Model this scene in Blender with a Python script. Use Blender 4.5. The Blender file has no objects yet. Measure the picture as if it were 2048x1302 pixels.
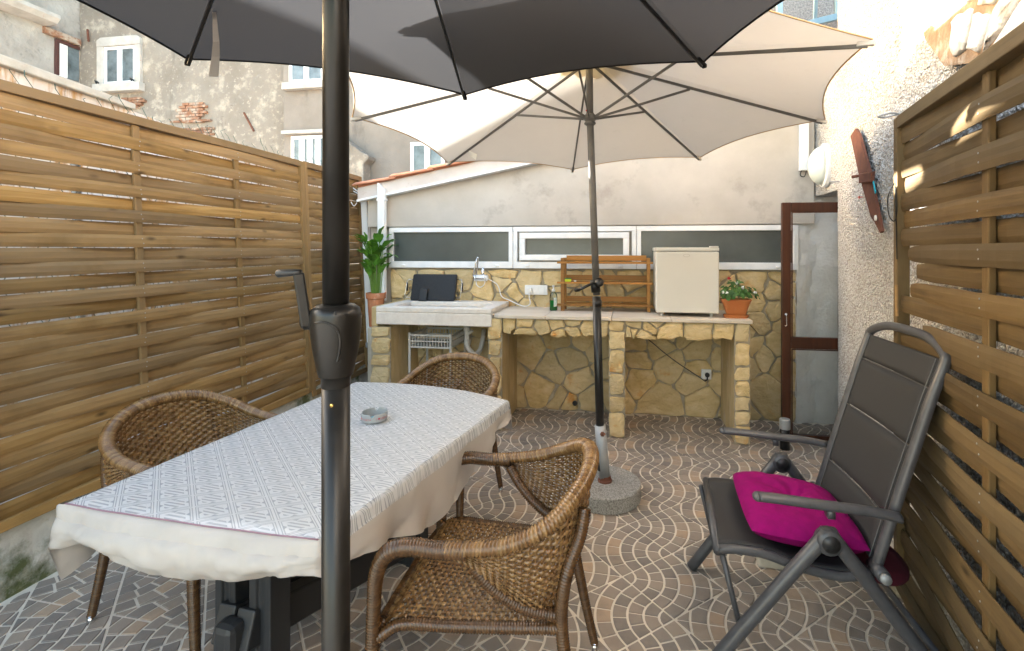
import bpy, bmesh, math, random
from mathutils import Vector, Matrix, Quaternion, noise
R = math.radians
D = bpy.data
SC = bpy.context.scene
COL = SC.collection

# ------------------------------------------------------------------ camera, sky, sun, exposure
EYE = Vector((0.0, 0.0, 1.44))
YAW = math.atan(148 / 960)
FOC, CX, CY = 960.0, 1105.0, 498.0
cam_d = D.cameras.new('camera')
cam = D.objects.new('camera', cam_d)
COL.objects.link(cam)
cam.location = EYE
cam.rotation_euler = (R(90), 0, YAW)
cam_d.sensor_width = 36.0
cam_d.lens = FOC / 2048 * 36.0
cam_d.shift_x = (1024 - CX) / 2048
cam_d.shift_y = -(651 - CY) / 2048
cam_d.clip_start = 0.05
cam_d.clip_end = 400
SC.camera = cam

SUN_EL, SUN_AZ = R(9.5), math.atan2(0.28, -0.96)      # to the left and a little behind the back wall
TO_SUN = Vector((math.cos(SUN_EL) * math.cos(SUN_AZ), math.cos(SUN_EL) * math.sin(SUN_AZ), math.sin(SUN_EL)))
world = D.worlds.new('World')
SC.world = world
world.use_nodes = True
wn = world.node_tree
bg = wn.nodes['Background']
sky = wn.nodes.new('ShaderNodeTexSky')
sky.sky_type = 'NISHITA'
sky.sun_disc = False
sky.sun_elevation = SUN_EL
sky.sun_rotation = math.atan2(TO_SUN.x, TO_SUN.y)
sky.air_density = 1.0
sky.dust_density = 3.0
sky.ozone_density = 0.42
wn.links.new(sky.outputs[0], bg.inputs[0])
bg.inputs[1].default_value = 0.15
sun_d = D.lights.new('sun', 'SUN')
sun_d.energy = 4.4
sun_d.angle = R(0.5)
sun_d.color = (1.0, 0.98, 0.95)
sun = D.objects.new('sun', sun_d)
COL.objects.link(sun)
sun.rotation_euler = TO_SUN.to_track_quat('Z', 'Y').to_euler()
sun.location = (-6, 3, 6)
SC.view_settings.view_transform = 'Standard'
SC.view_settings.look = 'None'
SC.view_settings.gamma = 1.0
SC.view_settings.use_curve_mapping = False
SC.view_settings.exposure = 3.72
SC.cycles.max_bounces = 8
SC.cycles.diffuse_bounces = 3
SC.cycles.transparent_max_bounces = 10
SC.cycles.sample_clamp_indirect = 6.0

# ------------------------------------------------------------------ survey helpers: sight lines meet known planes of the yard
_c, _s = math.cos(YAW), math.sin(YAW)
def ray(px, py):
    a, b = (px - CX) / FOC, (CY - py) / FOC
    return Vector((-_s + a * _c, _c + a * _s, b))
def AT(px, py, t): return EYE + ray(px, py) * t
def PZ(px, py, z=0.0):
    d = ray(px, py); return EYE + d * ((z - EYE.z) / d.z)
def PY(px, py, y):
    d = ray(px, py); return EYE + d * (y / d.y)
def PX(px, py, x):
    d = ray(px, py); return EYE + d * (x / d.x)
def PP(px, py, p0, n):
    d = ray(px, py); return EYE + d * ((p0 - EYE).dot(n) / d.dot(n))

# ------------------------------------------------------------------ mesh builder
ORG = {}
def org(o):
    return ORG.get(o.name, Vector((0, 0, 0))) if o else Vector((0, 0, 0))
def lerp(a, b, t): return a + (b - a) * t
def V(*a): return Vector(a)

class MB:
    def __init__(s): s.v = []; s.f = []; s.m = []; s.cur = 0; s.tone = None; s.ring = 0
    def add(s, vs, fs):
        b = len(s.v); s.v += [tuple(p) for p in vs]
        s.f += [tuple(i + b for i in f) for f in fs]; s.m += [s.cur] * len(fs)
        return s
    def box(s, c, d, rot=None):
        c = Vector(c); vs = []
        for k in range(8):
            p = Vector(((k & 1) - .5, ((k >> 1) & 1) - .5, ((k >> 2) & 1) - .5))
            p = Vector((p.x * d[0], p.y * d[1], p.z * d[2]))
            if rot is not None: p = rot @ p
            vs.append(c + p)
        return s.add(vs, [(0, 2, 3, 1), (4, 5, 7, 6), (0, 1, 5, 4), (2, 6, 7, 3), (0, 4, 6, 2), (1, 3, 7, 5)])
    def bb(s, a, b):
        return s.box([(a[i] + b[i]) / 2 for i in range(3)], [abs(b[i] - a[i]) for i in range(3)])
    def beam(s, a, b, w, h, up=(0, 0, 1)):
        a, b = Vector(a), Vector(b); y = (b - a).normalized(); x = y.cross(Vector(up)).normalized(); z = x.cross(y)
        rot = Matrix((x, y, z)).transposed()
        return s.box((a + b) / 2, (w, (b - a).length, h), rot)
    def tube(s, pts, r, n=8, closed=False, cap=True, flat=1.0):
        s.ring = n; pts = [Vector(p) for p in pts]; N = len(pts); rs = r if isinstance(r, (list, tuple)) else [r] * N
        T = []
        for i in range(N):
            if closed: t = pts[(i + 1) % N] - pts[i - 1]
            else: t = pts[min(i + 1, N - 1)] - pts[max(i - 1, 0)]
            T.append(t.normalized() if t.length > 1e-9 else Vector((0, 0, 1)))
        u = T[0].orthogonal().normalized()
        if abs(T[0].z) < .9: u = (Vector((0, 0, 1)) - T[0] * T[0].z).normalized()
        vs = []
        for i in range(N):
            if i:
                q = T[i - 1].rotation_difference(T[i]); u = q @ u
                u = (u - T[i] * u.dot(T[i])).normalized()
            w = T[i].cross(u)
            for k in range(n):
                a = 2 * math.pi * k / n
                vs.append(pts[i] + (u * math.cos(a) * flat + w * math.sin(a)) * rs[i])
        fs = []
        for i in range(N if closed else N - 1):
            j = (i + 1) % N
            for k in range(n):
                l = (k + 1) % n
                fs.append((i * n + k, i * n + l, j * n + l, j * n + k))
        if cap and not closed:
            fs.append(tuple(range(n - 1, -1, -1))); fs.append(tuple((N - 1) * n + k for k in range(n)))
        return s.add(vs, fs)
    def lathe(s, prof, n=24, c=(0, 0, 0), rot=None, sx=1.0, sy=1.0):
        c = Vector(c); vs = []
        for (r, z) in prof:
            for k in range(n):
                a = 2 * math.pi * k / n; p = Vector((r * math.cos(a) * sx, r * math.sin(a) * sy, z))
                if rot is not None: p = rot @ p
                vs.append(c + p)
        fs = []
        for i in range(len(prof) - 1):
            for k in range(n):
                l = (k + 1) % n; fs.append((i * n + k, i * n + l, (i + 1) * n + l, (i + 1) * n + k))
        if prof[0][0] > 1e-5: fs.append(tuple(range(n - 1, -1, -1)))
        if prof[-1][0] > 1e-5: fs.append(tuple((len(prof) - 1) * n + k for k in range(n)))
        return s.add(vs, fs)
    def prism(s, poly, fn, w0, w1):
        n = len(poly)
        vs = [fn(u, v, w0) for u, v in poly] + [fn(u, v, w1) for u, v in poly]
        fs = [tuple(range(n - 1, -1, -1)), tuple(range(n, 2 * n))] + [(i, (i + 1) % n, n + (i + 1) % n, n + i) for i in range(n)]
        return s.add(vs, fs)
    def grid(s, fn, nu, nv):
        vs = [fn(i / nu, j / nv) for j in range(nv + 1) for i in range(nu + 1)]
        fs = [(j * (nu + 1) + i, j * (nu + 1) + i + 1, (j + 1) * (nu + 1) + i + 1, (j + 1) * (nu + 1) + i) for j in range(nv) for i in range(nu)]
        return s.add(vs, fs)
    def build(s, name, mats, parent=None, smooth=False, bev=0.0, solid=0.0, sub=0, world_coords=True, fix=True, kind=None, label=None):
        o0 = org(parent) if world_coords else Vector((0, 0, 0))
        me = D.meshes.new(name)
        me.from_pydata([(p[0] - o0.x, p[1] - o0.y, p[2] - o0.z) for p in s.v], [], s.f)
        if not isinstance(mats, (list, tuple)): mats = [mats]
        for m in mats: me.materials.append(m)
        if len(mats) > 1: me.polygons.foreach_set('material_index', s.m)
        if fix:
            bm = bmesh.new(); bm.from_mesh(me)
            bmesh.ops.recalc_face_normals(bm, faces=bm.faces); bm.to_mesh(me); bm.free()
        if smooth: me.polygons.foreach_set('use_smooth', [True] * len(me.polygons))
        if s.tone is not None:
            a = me.attributes.new('tone', 'FLOAT', 'FACE'); a.data.foreach_set('value', s.tone)
        me.update()
        o = D.objects.new(name, me); COL.objects.link(o)
        if parent: o.parent = parent; ORG[o.name] = org(parent)
        if smooth == 'auto':
            pass
        if bev:
            b = o.modifiers.new('bevel', 'BEVEL'); b.width = bev; b.segments = 2; b.limit_method = 'ANGLE'; b.angle_limit = R(40)
            b.harden_normals = False
        if sub:
            q = o.modifiers.new('subsurf', 'SUBSURF'); q.levels = sub; q.render_levels = sub
        if solid:
            q = o.modifiers.new('solid', 'SOLIDIFY'); q.thickness = solid; q.offset = 0
        if kind: o['kind'] = kind
        if label: o['label'] = label
        return o

def thing(name, label, cat, loc=(0, 0, 0), group=None):
    o = D.objects.new(name, None); COL.objects.link(o)
    o.location = loc; o.empty_display_size = .1
    o['label'] = label; o['category'] = cat
    if group: o['group'] = group
    ORG[o.name] = Vector(loc)
    return o
def tag(o, label, cat, group=None):
    o['label'] = label; o['category'] = cat
    if group: o['group'] = group
    return o
def structure(o): o['kind'] = 'structure'; return o
def centre_origin(o):
    """move a single-mesh thing's origin to the foot of its mesh"""
    vs = o.data.vertices
    lo = Vector([min(v.co[i] for v in vs) for i in range(3)]); hi = Vector([max(v.co[i] for v in vs) for i in range(3)])
    c = Vector(((lo.x + hi.x) / 2, (lo.y + hi.y) / 2, lo.z))
    o.data.transform(Matrix.Translation(-c)); o.location = o.location + c
    return o
def crom(P, n):
    """Catmull-Rom through control points, n steps per span"""
    P = [Vector(p) for p in P]; out = []
    for i in range(len(P) - 1):
        a, b, c, d = P[max(i - 1, 0)], P[i], P[i + 1], P[min(i + 2, len(P) - 1)]
        for k in range(n):
            t = k / n
            out.append(.5 * ((2 * b) + (c - a) * t + (2 * a - 5 * b + 4 * c - d) * t * t + (3 * b - a - 3 * c + d) * t ** 3))
    out.append(P[-1]); return out

# ------------------------------------------------------------------ materials
def nodes(name):
    m = D.materials.new(name); m.use_nodes = True; nt = m.node_tree
    return m, nt, nt.nodes['Principled BSDF']
def nd(nt, t, **k):
    n = nt.nodes.new(t)
    for a, b in k.items():
        if a.startswith('i_'):
            key = a[2:]; key = int(key) if key.isdigit() else key.replace('_', ' ')
            if hasattr(b, 'node'): nt.links.new(b, n.inputs[key])
            else: n.inputs[key].default_value = b
        else: setattr(n, a, b)
    return n
def c4(c): return (c[0], c[1], c[2], 1.0)
def ramp(nt, fac, stops, interp='LINEAR'):
    r = nd(nt, 'ShaderNodeValToRGB'); r.color_ramp.interpolation = interp
    nt.links.new(fac, r.inputs[0])
    e = r.color_ramp.elements
    while len(e) < len(stops): e.new(.5)
    for x, (p, c) in zip(e, stops):
        x.position = p; x.color = c4(c) if not isinstance(c, (int, float)) else (c, c, c, 1)
    return r.outputs[0]
def mixc(nt, fac, a, b, mode='MIX'):
    n = nd(nt, 'ShaderNodeMix', data_type='RGBA', blend_type=mode)
    for k, x in ((0, fac), (6, a), (7, b)):
        if hasattr(x, 'node'): nt.links.new(x, n.inputs[k])
        else: n.inputs[k].default_value = x if isinstance(x, (int, float)) else c4(x)
    return n.outputs[2]
def noise_n(nt, vec, scale, detail=5, rough=.6, dist=0.0):
    n = nd(nt, 'ShaderNodeTexNoise', i_Scale=scale, i_Detail=detail, i_Roughness=rough, i_Distortion=dist)
    nt.links.new(vec, n.inputs['Vector']); return n.outputs[0]
def coords(nt, stretch=(1, 1, 1), rnd=False, rot=(0, 0, 0)):
    tc = nd(nt, 'ShaderNodeTexCoord'); mp = nd(nt, 'ShaderNodeMapping', i_Scale=stretch, i_Rotation=rot)
    nt.links.new(tc.outputs['Object'], mp.inputs[0])
    if rnd:
        oi = nd(nt, 'ShaderNodeObjectInfo')
        a = nd(nt, 'ShaderNodeVectorMath', operation='SCALE', i_0=(37.0, 11.0, 23.0)); nt.links.new(oi.outputs['Random'], a.inputs['Scale'])
        b = nd(nt, 'ShaderNodeVectorMath', operation='ADD'); nt.links.new(mp.outputs[0], b.inputs[0]); nt.links.new(a.outputs[0], b.inputs[1])
        return b.outputs[0], oi.outputs['Random']
    return mp.outputs[0], None
def bump(nt, b, h, strength, dist=.01, normal=None):
    n = nd(nt, 'ShaderNodeBump', i_Strength=strength, i_Distance=dist); nt.links.new(h, n.inputs['Height'])
    if normal is not None: nt.links.new(normal, n.inputs['Normal'])
    nt.links.new(n.outputs[0], b.inputs['Normal']); return n.outputs[0]
def pm(name, stops, scale=6, stretch=(1, 1, 1), detail=6, rough=.7, bs=.0, bscale=60, bdist=.004, rnd=0.0, rndcol=None,
       stain=None, metal=0.0, spec=.4, rvar=.15, coat=0.0):
    """noise ramp colour, per-object tone, optional stains (colour, scale, threshold, amount), fine bump"""
    m, nt, b = nodes(name)
    v, oi = coords(nt, stretch, rnd > 0)
    f = noise_n(nt, v, scale, detail)
    c = ramp(nt, f, stops)
    if rnd > 0:
        mr = nd(nt, 'ShaderNodeMapRange', i_3=1 - rnd, i_4=1 + rnd); nt.links.new(oi, mr.inputs[0])
        hv = nd(nt, 'ShaderNodeHueSaturation', i_Color=c); nt.links.new(mr.outputs[0], hv.inputs['Value']); c = hv.outputs[0]
        if rndcol:
            w = nd(nt, 'ShaderNodeTexWhiteNoise', noise_dimensions='1D'); nt.links.new(oi, w.inputs['W'])
            q = nd(nt, 'ShaderNodeMath', operation='MULTIPLY', i_1=rndcol[1]); nt.links.new(w.outputs[0], q.inputs[0])
            c = mixc(nt, q.outputs[0], c, rndcol[0])
    for st in ([stain] if stain and not isinstance(stain, list) else stain or []):
        sv, _ = coords(nt, st[4] if len(st) > 4 else (1, 1, 1), rnd > 0)
        g = noise_n(nt, sv, st[1], 7, .65)
        g = ramp(nt, g, [(st[2], 0.0), (min(1, st[2] + .12), float(st[3]))])
        c = mixc(nt, g, c, st[0])
    nt.links.new(c, b.inputs['Base Color'])
    mr = nd(nt, 'ShaderNodeMapRange', i_3=max(.02, rough - rvar), i_4=min(1, rough + rvar)); nt.links.new(f, mr.inputs[0])
    nt.links.new(mr.outputs[0], b.inputs['Roughness'])
    b.inputs['Metallic'].default_value = metal; b.inputs['Specular IOR Level'].default_value = spec
    b.inputs['Coat Weight'].default_value = coat
    if bs > 0: bump(nt, b, noise_n(nt, v, bscale, 4), bs, bdist)
    return m
def flat(name, c, rough=.5, metal=0.0, spec=.5):
    return pm(name, [(.3, tuple(x * .92 for x in c)), (.7, tuple(min(1, x * 1.06) for x in c))], 9, rough=rough, rvar=.08, metal=metal, spec=spec)

def wood(name, dark, mid, light, grey, axis=1, rough=.62, knots=True):
    m, nt, b = nodes(name)
    st = [26, 26, 26]; st[axis] = 1.3
    v, oi = coords(nt, st, True)
    f = noise_n(nt, v, 1.6, 8, .62, .35)
    c = ramp(nt, f, [(.22, dark), (.46, mid), (.78, light)])
    w = nd(nt, 'ShaderNodeTexWhiteNoise', noise_dimensions='1D'); nt.links.new(oi, w.inputs['W'])
    q = nd(nt, 'ShaderNodeMath', operation='MULTIPLY', i_1=.75); nt.links.new(w.outputs[0], q.inputs[0])
    c = mixc(nt, q.outputs[0], c, grey)
    mr = nd(nt, 'ShaderNodeMapRange', i_3=.72, i_4=1.22); nt.links.new(oi, mr.inputs[0])
    hv = nd(nt, 'ShaderNodeHueSaturation', i_Color=c); nt.links.new(mr.outputs[0], hv.inputs['Value']); c = hv.outputs[0]
    v2, _ = coords(nt, (1, 1, 1), True)
    g = ramp(nt, noise_n(nt, v2, 3.2, 6, .6), [(.55, 0.0), (.72, .55)])
    c = mixc(nt, g, c, tuple(x * .55 for x in mid))
    if knots:
        ks = [9, 9, 9]; ks[axis] = 3.5
        vk, _ = coords(nt, ks, True)
        vo = nd(nt, 'ShaderNodeTexVoronoi', i_Scale=1.0); nt.links.new(vk, vo.inputs['Vector'])
        k = ramp(nt, vo.outputs['Distance'], [(.03, .8), (.13, 0.0)])
        c = mixc(nt, k, c, tuple(x * .4 for x in dark))
    nt.links.new(c, b.inputs['Base Color']); b.inputs['Roughness'].default_value = rough; b.inputs['Specular IOR Level'].default_value = .35
    bump(nt, b, f, .35, .004)
    return m
WOOD = wood('pine_y', (.11, .056, .017), (.265, .148, .044), (.375, .225, .075), (.215, .145, .078), 1)
WOODZ = wood('pine_z', (.11, .056, .016), (.24, .135, .04), (.33, .195, .064), (.21, .135, .066), 2, knots=False)
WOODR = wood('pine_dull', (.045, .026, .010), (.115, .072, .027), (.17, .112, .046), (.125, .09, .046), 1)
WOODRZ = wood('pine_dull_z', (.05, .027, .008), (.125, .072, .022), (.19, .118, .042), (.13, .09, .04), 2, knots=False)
RACKW = wood('rack_wood', (.16, .06, .012), (.30, .13, .025), (.42, .20, .045), (.34, .16, .035), 0, .5, False)
DOORW = wood('mahogany', (.022, .007, .003), (.055, .017, .007), (.10, .032, .012), (.05, .018, .009), 2, .35, False)
MORTAR = pm('mortar', [(.3, (.28, .235, .165)), (.7, (.46, .40, .295))], 14, rough=.9, bs=.8, bscale=70, bdist=.006)
STONE = pm('yellow_stone', [(.25, (.42, .275, .105)), (.45, (.59, .42, .19)), (.7, (.71, .55, .31))], 9, (1, 1, 1.6), 8, .82, 1.0, 28, .012, .20, ((.62, .50, .30), .6),
           [((.58, .235, .03), 5.0, .60, .8), ((.34, .23, .10), 13, .60, .55)])
SLABSTONE = pm('side_stone', [(.3, (.46, .335, .155)), (.7, (.67, .52, .29))], 12, (1, 1, .25), 8, .8, .8, 40, .006, stain=[((.62, .52, .38), 9, .55, .7, (1, 1, .4)), ((.34, .20, .06), 5, .6, .5)])
SINKST = pm('sink_stone', [(.3, (.68, .61, .54)), (.7, (.78, .72, .65))], 30, rough=.7, bs=.25, bscale=120, bdist=.002, stain=[((.50, .43, .36), 24, .66, .4)])
TOPST = pm('counter_stone', [(.3, (.56, .47, .37)), (.7, (.68, .60, .50))], 8, (.4, 1, 1), rough=.6, bs=.2, bscale=90, bdist=.002, stain=[((.45, .34, .24), 10, .62, .45, (.3, 2, 2))])
PLASTER = pm('plaster', [(.25, (.42, .375, .32)), (.75, (.55, .505, .445))], 2.2, rough=.9, bs=.25, bscale=40, bdist=.004, stain=[((.30, .25, .21), 3.0, .58, .55), ((.27, .235, .205), 28, .70, .4)])
WHITEWASH = pm('whitewash', [(.25, (.68, .665, .64)), (.7, (.84, .83, .81))], 5, rough=.92, bs=.9, bscale=24, bdist=.012, stain=[((.45, .40, .35), 7, .62, .6)])
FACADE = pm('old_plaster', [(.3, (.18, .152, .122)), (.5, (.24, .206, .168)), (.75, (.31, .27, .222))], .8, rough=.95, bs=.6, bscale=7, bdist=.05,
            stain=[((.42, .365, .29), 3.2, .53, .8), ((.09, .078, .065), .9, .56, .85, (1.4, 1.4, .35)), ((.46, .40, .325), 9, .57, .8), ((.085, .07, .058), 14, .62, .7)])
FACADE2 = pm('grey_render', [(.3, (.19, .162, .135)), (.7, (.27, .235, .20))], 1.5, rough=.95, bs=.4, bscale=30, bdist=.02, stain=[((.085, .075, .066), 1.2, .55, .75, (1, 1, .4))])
WINGWALL = pm('pale_old_plaster', [(.3, (.25, .228, .20)), (.7, (.42, .39, .35))], 1.4, rough=.95, bs=.6, bscale=9, bdist=.04, stain=[((.11, .10, .09), 2.5, .56, .7)])
RUSTWALL = pm('rust_streaked_wall', [(.3, (.55, .47, .40)), (.7, (.72, .68, .62))], 3, rough=.9, bs=.4, bscale=20, bdist=.01, stain=[((.42, .22, .07), 9, .48, .9, (1, 1, .16)), ((.20, .09, .03), 22, .56, .8, (1, 1, .2))])
MOSSWALL = pm('mossy_wall', [(.3, (.36, .34, .29)), (.7, (.60, .57, .51))], 4, rough=.95, bs=.7, bscale=26, bdist=.01,
              stain=[((.07, .085, .02), 2.9, .50, .95), ((.16, .15, .11), 9, .6, .7), ((.06, .055, .045), 26, .68, .7)])
PVC = flat('white_pvc', (.84, .835, .825), .35)
PIPEW = pm('white_pipe', [(.3, (.70, .70, .70)), (.7, (.80, .80, .79))], 3, (1, 1, .3), rough=.45, stain=[((.5, .47, .44), 8, .64, .5, (1, 1, .3))])
TERRA = pm('terracotta', [(.3, (.42, .15, .07)), (.7, (.56, .24, .12))], 8, rough=.8, bs=.2, bscale=40, rnd=.15, stain=[((.58, .40, .30), 18, .58, .6)])
TERRAP = pm('terracotta_plastic', [(.3, (.40, .125, .035)), (.7, (.48, .165, .05))], 5, rough=.5, stain=[((.42, .24, .14), 30, .60, .5)])
ROOFT = pm('roof_tile', [(.3, (.50, .19, .10)), (.7, (.66, .32, .20))], 8, rough=.85, bs=.3, bscale=40, rnd=.2)
BLACKM = pm('black_metal', [(.3, (.008, .0075, .007)), (.7, (.014, .013, .012))], 20, rough=.36, spec=.4)
BLACKP = flat('black_plastic', (.018, .018, .019), .42)
TABLEP = pm('dark_resin', [(.3, (.014, .015, .016)), (.7, (.028, .029, .031))], 12, (1, 1, .2), rough=.45)
POLEG = pm('grey_pole', [(.3, (.085, .077, .068)), (.7, (.12, .11, .098))], 12, rough=.45, metal=.0)
STEEL = flat('chrome', (.72, .72, .73), .12, 1.0)
GALV = pm('galvanised', [(.3, (.30, .31, .31)), (.7, (.42, .43, .43))], 10, rough=.5, metal=.35, stain=[((.30, .13, .05), 9, .62, .7)])
RUSTY = pm('rust', [(.3, (.10, .036, .022)), (.7, (.19, .075, .045))], 18, rough=.88, bs=.4, bscale=80, bdist=.002, stain=[((.09, .05, .04), 7, .6, .6)])
GRANITE = pm('granite', [(.34, (.13, .122, .11)), (.46, (.23, .22, .20)), (.6, (.34, .33, .31))], 150, detail=2, rough=.8, bs=.35, bscale=120, bdist=.002, stain=[((.40, .24, .09), 3.0, .66, .4)])
CHAIRM = pm('grey_powder_coat', [(.3, (.054, .054, .058)), (.7, (.076, .076, .081))], 30, rough=.34, spec=.45)
SLING = pm('grey_textilene', [(.3, (.031, .031, .032)), (.7, (.043, .043, .044))], 260, rough=.62, spec=.25, detail=2, bs=.3, bscale=500, bdist=.001, stain=[((.065, .062, .06), 14, .66, .4)])
PINK = pm('magenta_cotton', [(.3, (.20, .001, .088)), (.7, (.26, .002, .118))], 40, rough=.85, bs=.25, bscale=160, bdist=.002, spec=.15)
MAROON = pm('maroon_cotton', [(.3, (.055, .003, .010)), (.7, (.085, .005, .016))], 40, rough=.9)
FRIDGE = pm('fridge_enamel', [(.3, (.61, .585, .525)), (.7, (.64, .615, .555))], 3, rough=.35)
ENAMELW = flat('white_plastic', (.80, .79, .77), .32)
GRIDDLE = pm('griddle_black', [(.3, (.018, .018, .020)), (.7, (.028, .028, .030))], 60, rough=.5, spec=.3)
GREYP = flat('grey_plastic', (.50, .48, .44), .5)
DRAINP = flat('drain_plastic', (.62, .58, .53), .45)
LEAF = pm('leaf_green', [(.3, (.045, .15, .014)), (.7, (.12, .30, .035))], 14, rough=.6, rnd=.42, spec=.3, stain=[((.22, .26, .05), 9, .62, .6)])
LEAFD = pm('geranium_leaf', [(.3, (.03, .085, .012)), (.7, (.075, .17, .03))], 30, rough=.55, rnd=.3)
STEM = flat('stem_green', (.16, .30, .05), .55)
REDP = flat('red_petal', (.45, .012, .015), .6)
WHITEP = flat('white_petal', (.80, .79, .76), .6)
GREENWIRE = flat('green_wire', (.02, .07, .05), .5)
CONC = pm('concrete_slab', [(.3, (.38, .33, .26)), (.7, (.56, .50, .41))], 7, rough=.9, bs=.5, bscale=40, bdist=.005, stain=[((.12, .10, .08), 6, .6, .6)])
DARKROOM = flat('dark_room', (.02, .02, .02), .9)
BLUEPAINT = pm('blue_paint', [(.3, (.20, .33, .40)), (.7, (.34, .47, .52))], 9, (1, 1, .3), rough=.6, stain=[((.5, .48, .44), 12, .6, .8)])
BROWNFRAME = flat('brown_frame', (.07, .025, .02), .5)
STONEW = pm('window_stone', [(.3, (.36, .335, .30)), (.7, (.52, .485, .44))], 4, rough=.9, bs=.4, bscale=20, bdist=.01, stain=[((.35, .14, .07), 7, .64, .7)])
BRICK = pm('old_brick', [(.3, (.20, .085, .045)), (.7, (.32, .18, .11))], 9, rough=.9, rnd=.3, stain=[((.42, .36, .29), 5, .48, .85)])
YELLOWHOSE = flat('cream_pipe', (.60, .52, .38), .6)

def glassy(name, tint=(.85, .9, .9), rough=.02, k=.12):
    m, nt, b = nodes(name); nt.nodes.remove(b)
    tr = nd(nt, 'ShaderNodeBsdfTransparent', i_Color=c4(tint)); gl = nd(nt, 'ShaderNodeBsdfGlossy', i_Roughness=rough)
    lw = nd(nt, 'ShaderNodeFresnel', i_IOR=1.5); mx = nd(nt, 'ShaderNodeMixShader')
    nt.links.new(lw.outputs[0], mx.inputs[0]); nt.links.new(tr.outputs[0], mx.inputs[1]); nt.links.new(gl.outputs[0], mx.inputs[2])
    nt.links.new(mx.outputs[0], nt.nodes['Material Output'].inputs[0]); return m
GLASS = glassy('clear_pane', (.975, .975, .965))
FROST = pm('frosted_pane', [(.3, (.05, .06, .056)), (.7, (.10, .11, .10))], 1.4, rough=.17, bs=.5, bscale=190, bdist=.002, spec=.7)
DARKPANE = pm('window_pane', [(.35, (.05, .065, .07)), (.65, (.16, .20, .22))], 2.2, rough=.06, spec=.8)

def fabric(name, col, trans, k, stop=None):
    m, nt, b = nodes(name); nt.nodes.remove(b)
    v, _ = coords(nt)
    f = noise_n(nt, v, 2.5, 5); c1 = mixc(nt, f, tuple(x * .88 for x in col), tuple(min(1, x * 1.1) for x in col))
    st = ramp(nt, noise_n(nt, v, 11, 7, .7), [(.60, 0.0), (.78, .35)]); c1 = mixc(nt, st, c1, tuple(x * .62 for x in col))
    w = noise_n(nt, v, 420, 2)
    bp = nd(nt, 'ShaderNodeBump', i_Strength=.18, i_Distance=.002, i_Height=w)
    df = nd(nt, 'ShaderNodeBsdfDiffuse', i_Color=c1, i_Normal=bp.outputs[0]); tl = nd(nt, 'ShaderNodeBsdfTranslucent', i_Color=c4(trans), i_Normal=bp.outputs[0])
    mx = nd(nt, 'ShaderNodeMixShader', i_0=k); nt.links.new(df.outputs[0], mx.inputs[1]); nt.links.new(tl.outputs[0], mx.inputs[2])
    nt.links.new(mx.outputs[0], nt.nodes['Material Output'].inputs[0]); return m
CREAM = fabric('cream_canvas', (.58, .54, .48), (.50, .465, .41), .28)
CREAM_SUNLIT = fabric('cream_vent_sunlit', (.60, .48, .27), (.74, .57, .28), .5)  # vent cap canvas: glow of sun shining through is painted in as yellow
CHARCOAL = fabric('charcoal_canvas', (.019, .0175, .017), (.085, .085, .088), .28)
HEM = flat('canvas_hem', (.42, .27, .13), .8)

# ================================================================== SETTING
rng = random.Random(7)
mb = MB(); mb.bb((-60, -40, -.30), (60, 60, -.05))
structure(mb.build('ground', pm('yard_ground', [(.3, (.35, .32, .28)), (.7, (.48, .45, .41))], .8, rough=.95)))

# ---- patio floor: grout bed, and every cobble of the 30 cm fan tiles as its own piece
GROUT = pm('grout', [(.3, (.60, .53, .43)), (.7, (.73, .655, .55))], 18, rough=.95, stain=[((.38, .33, .27), 5, .64, .5)])
def cobble_mat():
    m, nt, b = nodes('cobble')
    at = nd(nt, 'ShaderNodeAttribute', attribute_name='tone')
    c = ramp(nt, at.outputs['Fac'], [(0.0, (.180, .154, .134)), (.25, (.228, .190, .160)), (.5, (.285, .226, .180)), (.68, (.325, .258, .198)), (.86, (.385, .275, .19)), (1.0, (.43, .295, .19))])
    v, _ = coords(nt)
    f = noise_n(nt, v, 45, 7, .7)
    c = mixc(nt, ramp(nt, f, [(.3, .0), (.8, .5)]), c, (.33, .28, .23))
    g = ramp(nt, noise_n(nt, v, 7, 6), [(.52, 0.0), (.75, .45)]); c = mixc(nt, g, c, (.11, .095, .082))
    nt.links.new(c, b.inputs['Base Color'])
    nt.links.new(ramp(nt, f, [(.3, .42), (.7, .68)]), b.inputs['Roughness']); b.inputs['Specular IOR Level'].default_value = .4
    bump(nt, b, f, .5, .0035); return m
COBBLE = cobble_mat()
mb = MB(); mb.bb((-2.62, -1.2, -.05), (1.75, 4.40, 0.0))
floor = structure(mb.build('floor', GROUT))
LO, LI, LJ = V(.2948, 3.5585, 0), V(.2017, -.2157, 0), V(-.2296, -.1957, 0)
def clip(poly, nx, ny, d):
    """keep the side nx*x+ny*y <= d"""
    out = []
    for k in range(len(poly)):
        a, b = poly[k - 1], poly[k]
        da, db = nx * a[0] + ny * a[1] - d, nx * b[0] + ny * b[1] - d
        if (da <= 0) != (db <= 0):
            t = da / (da - db); out.append((a[0] + (b[0] - a[0]) * t, a[1] + (b[1] - a[1]) * t))
        if db <= 0: out.append(b)
    return out
def parea(p): return .5 * sum(p[k - 1][0] * p[k][1] - p[k][0] * p[k - 1][1] for k in range(len(p)))
def inset(poly, g):
    """shrink a roughly convex polygon by g on every side"""
    if parea(poly) < 0: poly = poly[::-1]
    out = list(poly)
    for k in range(len(poly)):
        a, b = poly[k - 1], poly[k]; dx, dy = b[0] - a[0], b[1] - a[1]; l = math.hypot(dx, dy)
        if l < 1e-6: continue
        nx, ny = dy / l, -dx / l
        out = clip(out, nx, ny, nx * a[0] + ny * a[1] - g)
        if len(out) < 3: return []
    return out
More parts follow.
